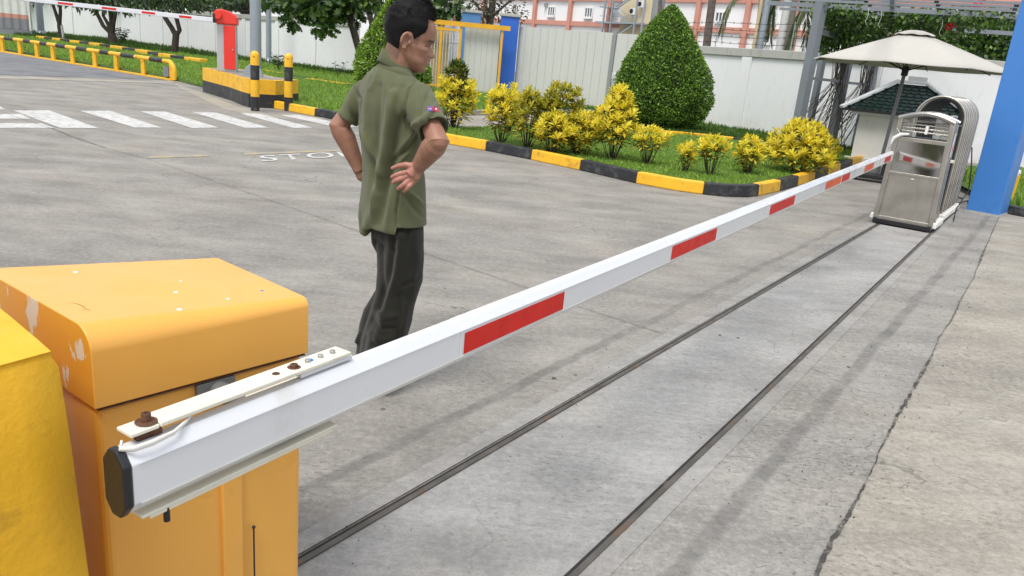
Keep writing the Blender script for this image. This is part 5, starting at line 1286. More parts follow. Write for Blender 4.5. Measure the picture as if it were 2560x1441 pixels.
x = along(362); P = [(x - .035, .0, PH / 2 + .010), (x - .045, -.012, PH / 2 + .006), (x - .03, -.024, PH / 2 + .0045), (x, -.026, PH / 2 + .004), (x + .04, -.022, PH / 2 + .005), (x + .07, -.01, PH / 2 + .008), (x + .09, .0, PH / 2 + .012)]
MB().tube(P, [.004, .0055, .006, .006, .005, .0045, .003], 8, flat=.6).build('plastic_strip', M['plastic'], t, local=True)
MB().tube([(x - .01, .005, PH / 2 + .006), (x + .03, .0, PH / 2 + .009)], .009, 8).build('gap_filler', M['rust'], t, local=True)  # solid dark tube filling the gap under the plastic strip
# hub between arm and cabinet
xh = (cA + cd_ * .24 - a0).dot(ad); yh = -((cA + cd_ * .24 - a0).dot(an))
MB().tube([(xh, PT / 2 - .002, -.035), (xh, yh + .02, -.035)], .022, 20).build('hub_shaft', M['greyplate'], t, local=True)
MB().box((xh, .044, -.012), (.14, .02, PH - .02)).build('hub_bracket', M['plate'], t, local=True, bevel=.003)
# ------------------------------------------------------------------ the man
PY = 3.2
def J(px, py, dy=0.0): return at(px, py, PY + dy)
FT = R(50); tF = Vector((math.sin(FT), math.cos(FT), 0)); tR = Vector((tF.y, -tF.x, 0))   # torso facing and his right
FH = R(80); hF0 = Vector((math.sin(FH), math.cos(FH), 0)); hR = Vector((hF0.y, -hF0.x, 0)); TILT = R(14)
hF = hF0 * math.cos(TILT) - Vector((0, 0, 1)) * math.sin(TILT); hU = hF0 * math.sin(TILT) + Vector((0, 0, 1)) * math.cos(TILT)
HS = 1.04; HO = J(1021, 104, .0) + hR * -.0
def HL(x, y, z): return HO + (hR * x + hF * y + hU * (z - .10)) * HS
man = thing('person', 'man in an olive polo shirt and dark trousers with his hands on his hips', 'person', base(J(955, 940)))
# head profile tables (z from chin)
hz = [0, .008, .02, .035, .05, .065, .08, .10, .115, .128, .145, .165, .185, .205, .222, .233, .240]
hf = [.074, .088, .093, .092, .0945, .0935, .089, .087, .086, .0935, .095, .092, .084, .068, .044, .021, .0]
hb = [.02, .012, .0, -.02, -.045, -.064, -.078, -.090, -.096, -.100, -.102, -.101, -.095, -.080, -.056, -.030, .0]
hw_ = [.022, .036, .048, .057, .062, .065, .067, .070, .071, .072, .073, .074, .070, .059, .042, .024, .0]
bump_f = [(.0, 0), (.008, .001), (.018, .004), (.030, -.003), (.040, .003), (.0465, .008), (.052, .002), (.0575, .009), (.064, .006), (.069, .009), (.073, .022), (.079, .026), (.088, .018), (.100, .010), (.110, .003), (.118, .001), (.128, .002), (.15, 0)]
bw = [(.0, .03), (.03, .024), (.046, .020), (.058, .020), (.067, .013), (.073, .014), (.08, .0125), (.09, .009), (.11, .009), (.13, .03)]
def ip(z, T, k): return float(np.interp(z, [q[0] for q in T], [q[k] for q in T]))
def head_pt(th, z, off=0.0):
    """th=0 front, pi/2 his right"""
    f_, b_, w_ = np.interp(z, hz, hf), np.interp(z, hz, hb), np.interp(z, hz, hw_)
    c = (f_ + b_) / 2; ry = (f_ - b_) / 2; s, co = math.sin(th), math.cos(th)
    e = .88; x = w_ * math.copysign(abs(s) ** e, s); y = c + ry * math.copysign(abs(co) ** e, co)
    if co > 0:
        g_ = math.exp(-(x / ip(z, bw, 1)) ** 2); y += ip(z, bump_f, 1) * g_
        for sx in (-1, 1):                                   # eye sockets, cheek, lids
            ex = math.exp(-((x - sx * .034) / .017) ** 2 - ((z - .110) / .011) ** 2); y -= .014 * ex
            lid = math.exp(-((x - sx * .034) / .012) ** 2 - ((z - .109) / .0065) ** 2); y += .008 * lid
            y += .005 * math.exp(-((x - sx * .030) / .020) ** 2 - ((z - .1255) / .006) ** 2)
            ck = math.exp(-((x - sx * .050) / .016) ** 2 - ((z - .090) / .012) ** 2); y += .005 * ck; x += sx * .005 * ck
            hol = math.exp(-((x - sx * .052) / .014) ** 2 - ((z - .060) / .014) ** 2); y -= .005 * hol; x -= sx * .003 * hol
            fo = math.exp(-((x - sx * (.024 + (.075 - z) * .5)) / .004) ** 2) * (1 if .04 < z < .072 else 0); y -= .0036 * fo
            wing = math.exp(-((x - sx * .0135) / .006) ** 2 - ((z - .0735) / .006) ** 2); y += .006 * wing
        y -= .0035 * math.exp(-((z - .052) / .0022) ** 2) * (1 if abs(x) < .024 else 0)
    jw = math.exp(-((z - .045) / .02) ** 2) * max(0, s * s - .6); x *= 1 + .04 * jw
    n_ = Vector((x, y - c, (z - .11) * .6)); n_ = n_.normalized() if n_.length > 1e-6 else Vector((0, 0, 1))
    return Vector((x, y, z)) + n_ * off
def head_shell(z0=0, z1=.240, nz=90, na=110):
    v = []; f = []
    for i in range(nz + 1):
        z = z0 + (z1 - z0) * i / nz
        for k in range(na):
            p = head_pt(2 * math.pi * k / na, z); v.append(HL(*p))
    f = [(i * na + k, i * na + (k + 1) % na, (i + 1) * na + (k + 1) % na, (i + 1) * na + k) for i in range(nz) for k in range(na)]
    f += [tuple(range(na))[::-1], tuple(range(nz * na, nz * na + na))]
    return v, f
mb = MB(); mb.add(*head_shell())
# neck
nk0 = HL(0, -.020, .075); nk1 = J(990, 178, .0); mb.tube([nk0, nk0.lerp(nk1, .5), nk1, J(978, 215, .02)], [.058, .062, .066, .066], 24)
mb.tube([HL(0, .02, .03), HL(0, -.02, -.02), nk1], [.03, .045, .045], 16)
# ears
for s_ in (1, -1):
    base_ = (s_ * .070, -.008, .099)
    def EP(a, r, o=0.0): return HL(base_[0] + s_ * (.006 + .012 * r * (1 if math.cos(a) < .3 else .2) + o), base_[1] - .019 * r * math.cos(a + math.pi) * -1 * 1.0 - .001, base_[2] + .033 * r * math.sin(a) - .006 * r * (1 if math.sin(a) < -.5 else 0))
    rim = [EP(a, 1.0) for a in np.linspace(-.5, 2 * math.pi - 1.9, 22)] if False else None
    P = []
    for a in np.linspace(R(35), R(300), 20):        # from front top round the back to the lobe
        y = .0155 * math.cos(a) - .004; z = .0275 * math.sin(a); z = z if z > 0 else z * 1.0
        out_ = .008 + .008 * max(0, -math.cos(a - .2)); P.append(HL(base_[0] + s_ * out_, base_[1] + y, base_[2] + z))
    mb.tube(P, [.0045 + .0015 * math.sin(math.pi * k / 19) + (.0025 if k > 15 else 0) for k in range(20)], 8)
    # bowl plate
    v = []; f = []; na = 20
    for r in (0.0, .5, .95):
        for k in range(na):
            a = 2 * math.pi * k / na; v.append(HL(base_[0] + s_ * (.004 + .012 * r * r * (1 if math.cos(a) < 0 else .25)), base_[1] - .003 + .014 * r * math.cos(a), base_[2] + .0255 * r * math.sin(a)))
    v2 = [HL(0, 0, 0)] * 0
    back = [p - (hR * s_) * .006 for p in v]
    f = [(i * na + k, i * na + (k + 1) % na, (i + 1) * na + (k + 1) % na, (i + 1) * na + k) for i in range(2) for k in range(na)]
    mb.add(v + back, f + [tuple(q + 3 * na for q in g_)[::-1] for g_ in f] + [(2 * na + k, 2 * na + (k + 1) % na, 5 * na + (k + 1) % na, 5 * na + k) for k in range(na)])
    mb.tube([HL(base_[0] + s_ * .002, base_[1] + .014, base_[2] + .004), HL(base_[0] + s_ * .008, base_[1] + .012, base_[2] - .004), HL(base_[0] + s_ * .004, base_[1] + .010, base_[2] - .012)], [.004, .005, .004], 8)
    mb.tube([HL(base_[0], base_[1] - .004, base_[2] - .020), HL(base_[0] + s_ * .009, base_[1] - .002, base_[2] - .028), HL(base_[0] + s_ * .003, base_[1] + .006, base_[2] - .031)], [.006, .0065, .004], 8)
# arms
RS, RE, RW = J(1046, 244, -.12), J(1094, 352, -.27), J(1040, 425, -.19)
LS, LE, LW = J(912, 234, .13), J(849, 312, .10), J(900, 428, .10)
def arm(S, E, W_, thick=1.0):
    fa = W_ - E; back_ = (E - S).normalized() * .008
    P = [S, S.lerp(E, .5), S.lerp(E, .85), E + back_, E.lerp(W_, .12) + back_ * .6, E.lerp(W_, .3), E.lerp(W_, .6), E.lerp(W_, .88), W_]
    mb.tube(P, [q * thick for q in (.034, .034, .036, .0385, .041, .041, .034, .027, .026)], 20)
arm(RS, RE, RW, 1.12); arm(LS, LE, LW, 1.07)
mb.ball(RE + Vector((.006, -.008, -.004)), .037, 14); mb.ball(LE, .034, 14)
# right hand, palm towards the camera, fingers spread down-left
def chain(pts, rads, n=12):
    mb.tube(pts, rads, n); mb.ball(pts[-1], rads[-1], 10); mb.ball(pts[0], rads[0], 10)
PD = -.205
def H_(px, py, d=0.0): return J(px, py, PD + d)
mb.tube([RW, H_(1036, 428), H_(1028, 438)], [.026, .027, .028], 16, flat=.8)
# palm as a loft of flattened bars between knuckle row and wrist
for a, b in (((1046, 424), (1016, 431)), ((1046, 430), (1016, 441)), ((1044, 437), (1021, 452)), ((1042, 443), (1030, 459)), ((1046, 421), (1024, 421))):
    chain([H_(*a), H_((a[0] + b[0]) / 2, (a[1] + b[1]) / 2, .004), H_(*b)], [.0155, .0145, .0115], 10)
chain([H_(1036, 417, -.004), H_(1014, 412, -.002), H_(996, 415, .004), H_(981, 421, .010)], [.015, .0115, .0095, .0078])
for pts, r_ in (([(1016, 431, 0), (1001, 434, -.014), (990, 438, -.012), (980, 443, -.002)], .0086),
                ([(1016, 441, 0), (1002, 447, -.016), (992, 451, -.014), (983, 456, -.004)], .0090),
                ([(1021, 452, 0), (1010, 461, -.016), (1002, 467, -.014), (995, 472, -.004)], .0086),
                ([(1030, 459, 0), (1022, 467, -.012), (1016, 473, -.011), (1010, 479, -.004)], .0078)):
    chain([H_(*p) for p in pts], [r_ * 1.22, r_ * 1.14, r_ * 1.06, r_ * .92])
# left hand, mostly hidden behind the shirt on the far hip
mb.tube([LW, J(905, 440, .10), J(918, 450, .10)], [.026, .027, .022], 14, flat=.7)
for k in range(4): chain([J(915, 444 + 4 * k, .10), J(928, 446 + 6 * k, .11), J(938, 448 + 7 * k, .115), J(946, 451 + 7 * k, .12)], [.009, .0085, .008, .0075])
chain([J(908, 436, .09), J(920, 432, .085), J(930, 436, .09)], [.010, .009, .008])
# core inside the clothes, legs down to the ankles
hip = J(1000, 560, 0); mb.tube([J(978, 200, .02), J(975, 330, .0), J(985, 450, 0), hip], [.06, .08, .08, .07], 16)
mb.tube([LS, J(978, 215, .02), RS], [.034, .04, .034], 12)
KR, KL, AR, AL_ = J(1003, 710, -.06), J(975, 705, .08), J(950, 905, -.05), J(918, 890, .10)
mb.tube([hip, KR, AR], [.05, .025, .022], 14); mb.tube([hip, KL, AL_], [.05, .022, .02], 14)
for A_ in (AR, AL_): mb.ball(A_, .026, 10)
def remesh(mb_, name, mat, vox, smooth_it, parent):
    o = mb_.build(name, mat, None)
    md = o.modifiers.new('r', 'REMESH'); md.mode = 'VOXEL'; md.voxel_size = vox
    if smooth_it: ms_ = o.modifiers.new('s', 'SMOOTH'); ms_.factor = .5; ms_.iterations = smooth_it
    bpy.context.view_layer.update()
    me = bpy.data.meshes.new_from_object(o.evaluated_get(bpy.context.evaluated_depsgraph_get()))
    old = o.data; o.modifiers.clear(); o.data = me; bpy.data.meshes.remove(old); me.name = name
    me.materials.clear(); me.materials.append(mat); return o
def verts(o): a = np.empty(len(o.data.vertices) * 3); o.data.vertices.foreach_get('co', a); return a.reshape(-1, 3)
def norms(o): a = np.empty(len(o.data.vertices) * 3); o.data.vertices.foreach_get('normal', a); return a.reshape(-1, 3)
def setv(o, V, parent):
    V = V - np.array(parent.location); o.data.vertices.foreach_set('co', V.ravel().astype(np.float32)); o.data.update(); o.parent = parent
    o.data.polygons.foreach_set('use_smooth', [True] * len(o.data.polygons))
def pxs(V):
    z = V[:, 2] - CAM_H; dep = V[:, 1] * _cp - z * _sp; U = (V[:, 1] * _sp + z * _cp) / dep * FOC; X = V[:, 0] / dep * FOC
    return 1280 + _cr * X + _sr * U, 720.5 + _sr * X - _cr * U
body = remesh(mb, 'body', M['skin'], .0027, 2, man)
V = verts(body)
# pigment: lips, palm, brows, lashes; shade painted into ear canal, nostrils and creases
loc = V - np.array(HO); lx = loc @ np.array(hR) / HS; ly = loc @ np.array(hF) / HS; lz = loc @ np.array(hU) / HS + .10
tint = np.zeros((len(V), 4)); tint[:, 3] = 1
base_t = np.clip((.072 - lz) / .02, 0, 1) * (ly > .02) * (lz > -.02) * (np.abs(lx) < .07) * .10; tint[:, 1] = base_t
lip = np.exp(-((lz - .052) / .007) ** 4) * (np.abs(lx) < .026) * (ly > .078) * (lz > 0)
tint[:, 0] = np.maximum(tint[:, 0], lip * .95)
px_, py_ = pxs(V); palm = (px_ < 1052) & (px_ > 970) & (py_ > 405) & (py_ < 486) & (V[:, 1] < PY - .15) & (V[:, 0] < J(1052, 430)[0])
tint[palm, 0] = .85
brow = np.exp(-((lz - .1285 - .05 * (np.abs(lx) - .03) * (-1)) / .0050) ** 4) * (np.abs(lx) > .012) * (np.abs(lx) < .052) * (ly > .055)
tint[:, 1] = np.maximum(tint[:, 1], brow * .97)
lash = np.exp(-((lz - .1070 + .10 * (np.abs(lx) - .03)) / .0027) ** 2) * (np.abs(lx) > .018) * (np.abs(lx) < .052) * (ly > .06); tint[:, 1] = np.maximum(tint[:, 1], lash * 1.0)
mouth = np.exp(-((lz - .052) / .002) ** 2) * (np.abs(lx) < .024) * (ly > .07); tint[:, 1] = np.maximum(tint[:, 1], mouth * .6)
canal = np.exp(-(((ly + .004) / .006) ** 2 + ((lz - .103) / .010) ** 2)) * (np.abs(lx) < .083) * (np.abs(lx) > .06); tint[:, 1] = np.maximum(tint[:, 1], canal * .8)  # shade of the ear hollow painted dark
stub = 0 * ((np.abs(lx) > .05) & (ly < .045) & (ly > .012) & (lz > .11) & (lz < .16)) * .5; tint[:, 1] = np.maximum(tint[:, 1], stub)
crow = (np.exp(-((lz - .107 - .35 * (np.abs(lx) - .055)) / .0012) ** 2) + np.exp(-((lz - .101 + .35 * (np.abs(lx) - .055)) / .0012) ** 2)) * (np.abs(lx) > .050) * (np.abs(lx) < .064) * (ly > .03) * .35; tint[:, 1] = np.maximum(tint[:, 1], crow)  # eye-corner wrinkles as painted crease shade
foldl = np.exp(-((np.abs(lx) - (.022 + (.076 - lz) * .55)) / .0022) ** 2) * (lz > .038) * (lz < .076) * (ly > .05) * .38; tint[:, 1] = np.maximum(tint[:, 1], foldl)  # crease shade painted along the folds from nose to mouth
sock = np.exp(-((np.abs(lx) - .034) / .016) ** 2 - ((lz - .113) / .008) ** 2) * (ly > .05) * .30; tint[:, 1] = np.maximum(tint[:, 1], sock)  # shade painted into the eye sockets
nost = np.exp(-((np.abs(lx) - .009) / .004) ** 2 - ((lz - .071) / .003) ** 2) * (ly > .085) * .8; tint[:, 1] = np.maximum(tint[:, 1], nost)  # darkness of the nostrils painted on
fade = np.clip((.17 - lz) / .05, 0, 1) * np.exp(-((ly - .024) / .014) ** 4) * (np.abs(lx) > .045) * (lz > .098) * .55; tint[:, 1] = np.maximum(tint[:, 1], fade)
fade2 = (ly < -.02) * np.clip((lz - .005) / .03, 0, 1) * (lz < .09) * (lz > .0) * .5; tint[:, 1] = np.maximum(tint[:, 1], fade2)
nape = np.clip((.085 - ly * .2 - np.abs(lz - .10)) / .03, 0, 1) * 0
at_ = body.data.color_attributes.new('tint', 'FLOAT_COLOR', 'POINT'); at_.data.foreach_set('color', tint.ravel().astype(np.float32))
setv(body, V, man)
# hair : cap plus strands
def hairline(th):      # lowest z of the hair at angle th (0 front, pi/2 side, pi back)
    a = abs((th + math.pi) % (2 * math.pi) - math.pi)
    return float(np.interp(a, [0, .45, .80, .97, 1.04, 1.2, 1.38, 1.55, 1.75, 2.0, 2.5, math.pi], [.200, .200, .200, .197, .150, .136, .110, .136, .122, .070, .036, .030]))
def hthick(th, z):
    a = abs((th + math.pi) % (2 * math.pi) - math.pi)
    hl = hairline(th); e_ = min(1, max(0, (z - hl) / .022)); k = .0025 + .009 * float(np.clip((z - .11) / .07, 0, 1)) + .012 * float(np.clip((z - .18) / .05, 0, 1))
    if a < .7: k += .008 * min(1, max(0, (z - .200) / .008)) * (1 - a / .9)
    return k * (e_ ** .6)
nz, na = 60, 96; v = []; f = []
for i in range(nz + 1):
    for k in range(na):
        th = 2 * math.pi * k / na; hl = hairline(th); z = hl + (.2398 - hl) * i / nz; tk = hthick(th, z) if i else -.003
        p = head_pt(th, z); c_ = Vector((0, -.004, .12)); d = (p - c_).normalized(); nse = mnoise.noise(Vector((p.x * 60, p.y * 25, p.z * 40))) * .0035 + mnoise.noise(p * 35) * .003
        v.append(HL(*(p + d * (tk + (nse * min(1, tk / .01) if tk > 0 else 0)))))
f = [(i * na + k, i * na + (k + 1) % na, (i + 1) * na + (k + 1) % na, (i + 1) * na + k) for i in range(nz) for k in range(na)] + [tuple(range(nz * na, nz * na + na))]
hair = MB().add(v, f, 0, True).build('hair', M['hair'], man)
P, D, L, U_ = [], [], [], []
for _ in range(9000):
    th = rnd.uniform(0, 2 * math.pi); hl = hairline(th); u = rnd.random() ** .7; z = hl + (.239 - hl) * u; p = head_pt(th, z)
    d = (p - Vector((0, -.004, .12))).normalized(); q = p + d * hthick(th, z) * .9
    flow = Vector((.1, .55, .25)) if z > .17 else Vector((0, -.25, -.9))
    if z > .17 and abs((th + math.pi) % (2 * math.pi) - math.pi) > 1.9: flow = Vector((0, -.5, -.4))
    dd = flow + d * (.55 if z > .17 else .18) + Vector((rnd.gauss(0, .3), rnd.gauss(0, .3), rnd.gauss(0, .25)))
    dw = hR * dd.x + hF * dd.y + hU * dd.z
    P.append(tuple(HL(*q))); D.append(tuple(dw)); L.append(rnd.uniform(.009, .018) if z > .18 else rnd.uniform(.004, .009)); U_.append(tuple(hR * d.x + hF * d.y + hU * d.z))
leaves('hair_strands', M['hair'], man, P, D, U_, L, [(0, -.035, 0), (0, .035, 0), (1, 0, .05)], BF)

# shirt
def ringloft(rows, n=40, ratio=.64, off=Vector((0, 0, 0)), kmul=.80):
    v = []; R_ = []
    for r in rows:
        py, xl, xr = r[:3]; dy = r[3] if len(r) > 3 else 0; rt_ = r[4] if len(r) > 4 else ratio
        c = J((xl + xr) / 2, py, dy); hw = (J(xr, py, dy) - J(xl, py, dy)).length / 2; kk = math.sqrt(.41 + .593 * rt_ * rt_); w__ = hw / kk
        for k in range(n):
            a = 2 * math.pi * k / n; ca, sa = math.cos(a), math.sin(a); e = .9
            v.append(c + tR * w__ * math.copysign(abs(ca) ** e, ca) + tF * w__ * rt_ * math.copysign(abs(sa) ** e, sa) + off)
    m_ = len(rows); f = [(i * n + k, i * n + (k + 1) % n, (i + 1) * n + (k + 1) % n, (i + 1) * n + k) for i in range(m_ - 1) for k in range(n)]
    f += [tuple(range(n))[::-1], tuple(range((m_ - 1) * n, m_ * n))]
    return v, [q[::-1] for q in f]
rows = [(152, 962, 1014, 0, .95), (162, 948, 1024, 0, .85), (174, 930, 1030, 0, .66), (188, 912, 1038, 0, .56), (204, 900, 1048, 0, .52), (228, 892, 1058, 0, .54), (260, 889, 1064, 0, .60), (300, 890, 1062, 0, .64),
        (345, 894, 1060, 0, .66), (400, 902, 1060, 0, .68), (440, 904, 1064, 0, .70), (480, 902, 1066, 0, .72), (520, 900, 1068, 0, .72), (552, 901, 1067, 0, .72), (567, 903, 1067, 0, .72)]
mb = MB(); mb.add(*ringloft(rows))
def sleeve(S, hc, r0, r1, n=24, flat=1.0):
    mb.tube([S, S.lerp(hc, .35), S.lerp(hc, .75), hc], [r0, (r0 + r1) / 2 + .004, r1 * 1.0, r1 * 1.05], n, flat=flat)
RSs, RH = J(1038, 244, -.10), J(1085, 326, -.235); LSs, LH = J(914, 234, .11), J(867, 300, .10)
sleeve(RSs, RH, .073, .063); sleeve(LSs, LH, .063, .050)
mb.ball(RSs + Vector((0, 0, .0)), (.066, .066, .062), 20); mb.ball(LSs, (.060, .064, .058), 20)
mb.tube([J(990, 196, 0), RSs + Vector((.0, .01, .01))], [.052, .052], 16); mb.tube([J(975, 188, .02), LSs + Vector((0, 0, .01))], [.052, .048], 16)
# loose back tail that hangs lower on his left
mb.tube([J(940, 400, .03), J(930, 470, .03), J(921, 540, .02), J(915, 578, .01)], [.03, .046, .046, .027], 14)
shirt = remesh(mb, 'shirt', M['shirt'], .0055, 4, man)
V = verts(shirt); Nn = norms(shirt)
# hollow the sleeve ends and the hem so that they read as open cloth
def hollow(V, c, ax, r, depth):
    ax = np.array(ax.normalized()); d = V - np.array(c); t_ = d @ ax; rad = np.linalg.norm(d - t_[:, None] * ax, axis=1)
    k = (t_ > -.012) & (rad < r); V[k] -= ax * (depth * np.clip((r - rad[k]) / .012, 0, 1))[:, None]
hollow(V, RH, RH - RSs, .060, .03); hollow(V, LH, LH - LSs, .047, .03)
hz_ = J(985, 567, 0).z; k = (V[:, 2] < hz_ + .012); c_ = np.array(J(985, 567, 0)); 
dd = V - c_; aa = (dd @ np.array(tR)) / .125; bb = (dd @ np.array(tF)) / .085; rad = np.sqrt(aa ** 2 + bb ** 2); k &= rad < 1.0
V[k, 2] += .05 * np.clip((1 - rad[k]) / .12, 0, 1)
# folds : (pixel polyline, width px, height m)
folds = [([(930, 190), (918, 250), (916, 330), (925, 420), (938, 520)], 9, .006), ([(950, 215), (944, 300), (938, 400), (930, 500), (922, 570)], 8, -.006),
         ([(985, 235), (970, 330), (955, 430), (930, 530), (912, 578)], 12, .013), ([(1002, 300), (985, 400), (965, 470), (945, 560)], 13, -.014),
         ([(960, 190), (972, 260), (968, 330)], 9, .004), ([(905, 320), (930, 380), (958, 440)], 7, .006), ([(902, 350), (925, 410), (948, 480)], 7, -.006),
         ([(1045, 300), (1020, 345), (985, 390)], 7, .007), ([(1052, 325), (1028, 365), (990, 405)], 6, -.008), ([(1040, 350), (1015, 385), (985, 415)], 5, .006),
         ([(1044, 192), (1022, 222), (1012, 262), (1012, 300), (1022, 335)], 3.2, -.006), ([(1050, 215), (1062, 260), (1060, 310)], 7, .005), ([(1075, 225), (1050, 290)], 6, -.005), ([(1090, 262), (1062, 300), (1030, 318)], 6, .006), ([(1088, 280), (1060, 318)], 4, -.005),
         ([(1010, 490), (1035, 520), (1058, 545)], 7, -.006), ([(1020, 478), (1050, 505), (1066, 520)], 6, .005), ([(998, 480), (990, 530), (992, 575)], 3.5, -.008), ([(975, 470), (972, 520), (965, 575)], 8, .005),
         ([(880, 215), (900, 250), (895, 300)], 5, -.006), ([(870, 250), (880, 285)], 5, .005), ([(948, 172), (940, 200), (930, 225)], 5, .004), ([(940, 165), (985, 178), (1030, 190)], 3.5, -.004), ([(1000, 200), (1003, 260), (1000, 300)], 9, .004)]
px_, py_ = pxs(V); facing = np.clip(-Nn[:, 1] * 1.6 + .2, 0, 1)
disp = np.zeros(len(V))
for pl_, wd_, am in folds:
    best = np.full(len(V), 1e9); L_ = sum(math.dist(pl_[i], pl_[i + 1]) for i in range(len(pl_) - 1)); acc = 0; par = np.zeros(len(V))
    for i in range(len(pl_) - 1):
        ax_, ay = pl_[i]; bx, by = pl_[i + 1]; dx, dy = bx - ax_, by - ay; l2 = dx * dx + dy * dy; tt = np.clip(((px_ - ax_) * dx + (py_ - ay) * dy) / l2, 0, 1)
        ds = np.hypot(px_ - ax_ - tt * dx, py_ - ay - tt * dy); kk = ds < best; par[kk] = (acc + tt[kk] * math.sqrt(l2)) / L_; best = np.minimum(best, ds); acc += math.sqrt(l2)
    disp += 2.1 * am * np.exp(-(best / (wd_ * .9)) ** 2) * np.sin(np.pi * np.clip(.12 + par * .8, 0, 1)) ** .6
nz_ = np.array([mnoise.noise(Vector((p[0] * 9, p[1] * 9, p[2] * 3.2))) + .5 * mnoise.noise(Vector((p[0] * 24, p[1] * 24, p[2] * 9))) for p in V])
V += Nn * (disp * facing + nz_ * .004)[:, None]
hk = np.clip((hz_ + .07 - V[:, 2]) / .07, 0, 1) * (np.abs(rad) > .0)
sr = 1 / (1 + np.exp(-(px_ - 993) / 1.2)); V[:, 2] += hk * sr * .030
V[:, 2] += hk * np.exp(-((px_ - 991.5) / 2.2) ** 2) * .030 * (V[:, 1] < PY)
V[:, 2] -= hk * np.clip((928 - px_) / 12, 0, 1) * .012
setv(shirt, V, man)
# collar: folded band round the neck
v = []; n = 48; cc = J(991, 163, .0)
prof = [(.057, .018), (.060, .023), (.064, .020), (.071, .000), (.081, -.024), (.076, -.029), (.062, -.008), (.057, .004)]
for k in range(n):
    a = 2 * math.pi * k / n; d = tR * math.cos(a) + tF * math.sin(a); zz = -.034 * math.sin(a) - .016 * math.cos(a)
    for r_, z in prof: rr_ = r_ * (1.0 + .04 * math.sin(2 * a)); v.append(cc + d * rr_ + Vector((0, 0, zz + z)) + tF * .006)
m_ = len(prof); f = [(k * m_ + j, k * m_ + (j + 1) % m_, ((k + 1) % n) * m_ + (j + 1) % m_, ((k + 1) % n) * m_ + j) for k in range(n) for j in range(m_)]
MB().add(v, f, 0, True).build('collar', M['shirt'], man, merge=True)
# sleeve hem bands
def band(c, ax, r_, h_, nm='sleeve_hem'):
    ax = ax.normalized(); e1_ = ax.cross(Vector((0, 0, 1))).normalized(); e2_ = ax.cross(e1_); v = []
    for k in range(36):
        a = 2 * math.pi * k / 36; d = e1_ * math.cos(a) + e2_ * math.sin(a)
        for rr_, t_ in ((r_, -h_), (r_ + .003, -h_ + .002), (r_ + .003, 0), (r_ + .001, .002), (r_ - .002, 0)): v.append(c + d * rr_ + ax * t_)
    f = [(k * 5 + j, k * 5 + j + 1, ((k + 1) % 36) * 5 + j + 1, ((k + 1) % 36) * 5 + j) for k in range(36) for j in range(4)]
    MB().add(v, f, 0, True).build(nm, M['shirt'], man)
# sleeve badge
c_ = J(1089, 271, -.155)
# trousers
def leg(rows, dy, n=28, rt=.95):
    v = []
    for py, c, hwp, *q in rows:
        o_ = J(c, py, dy + (q[0] if q else 0)); hw = (J(c + hwp, py, dy) - J(c - hwp, py, dy)).length / 2
        for k in range(n): a = 2 * math.pi * k / n; v.append(o_ + Vector((math.cos(a) * hw, math.sin(a) * hw * rt, 0)))
    m_ = len(rows); f = [(i * n + k, i * n + (k + 1) % n, (i + 1) * n + (k + 1) % n, (i + 1) * n + k) for i in range(m_ - 1) for k in range(n)] + [tuple(range(n))[::-1], tuple(range((m_ - 1) * n, m_ * n))]
    mb.add(v, [q[::-1] for q in f])
mb = MB()
leg([(540, 1003, 42), (575, 1008, 51), (640, 1010, 50), (700, 1008, 48), (735, 1002, 42), (760, 994, 42), (800, 982, 48), (835, 970, 48), (870, 960, 48), (905, 953, 48), (932, 950, 47)], -.06)
leg([(560, 975, 34), (620, 980, 38), (680, 984, 40), (740, 976, 38), (800, 960, 40), (850, 944, 40), (890, 938, 38)], -.02)
leg([(540, 970, 36), (575, 970, 41), (610, 972, 43), (636, 982, 38), (680, 980, 34), (712, 976, 30), (745, 960, 32), (775, 945, 36), (815, 934, 36), (845, 928, 35), (870, 924, 32), (900, 922, 33), (918, 922, 34)], .035)
mb.tube([J(905, 838, .0), J(893, 853, .0), J(886, 858, .01)], [.022, .014, .004], 10)
mb.add(*ringloft([(515, 926, 1050, 0, .68), (560, 926, 1060, 0, .72), (600, 930, 1061, 0, .74)]))
tr = remesh(mb, 'trousers', M['trousers'], .0068, 6, man)
V = verts(tr); Nn = norms(tr); px_, py_ = pxs(V); facing = np.clip(-Nn[:, 1] * 1.6 + .2, 0, 1); disp = np.zeros(len(V))
tf = [([(1000, 590), (990, 680), (965, 760), (945, 850)], 9, .009), ([(985, 600), (975, 690), (948, 770)], 9, -.013), ([(1035, 580), (1042, 650), (1030, 730), (1005, 820)], 10, .006), ([(1052, 690), (1035, 705), (1010, 715)], 6, -.006), ([(940, 780), (965, 795), (990, 790)], 7, .008),
      ([(930, 800), (955, 822), (985, 822)], 6, -.009), ([(925, 835), (955, 850), (980, 845)], 7, .008), ([(1000, 740), (1002, 800), (990, 860)], 8, -.008), ([(1015, 760), (1008, 820), (998, 870)], 6, .006), ([(940, 600), (965, 625), (990, 630)], 8, -.006), ([(1020, 575), (1018, 620)], 5, -.005), ([(935, 862), (965, 880), (1000, 872)], 6, -.008)]
for pl_, wd_, am in tf:
    best = np.full(len(V), 1e9)
    for i in range(len(pl_) - 1):
        ax_, ay = pl_[i]; bx, by = pl_[i + 1]; dx, dy = bx - ax_, by - ay; tt = np.clip(((px_ - ax_) * dx + (py_ - ay) * dy) / (dx * dx + dy * dy), 0, 1); best = np.minimum(best, np.hypot(px_ - ax_ - tt * dx, py_ - ay - tt * dy))
    disp += am * np.exp(-(best / wd_) ** 2)
nz_ = np.array([mnoise.noise(Vector((p[0] * 10, p[1] * 10, p[2] * 4))) + .5 * mnoise.noise(Vector((p[0] * 26, p[1] * 26, p[2] * 12))) for p in V])
V += Nn * (disp * facing + nz_ * .004)[:, None]; setv(tr, V, man)
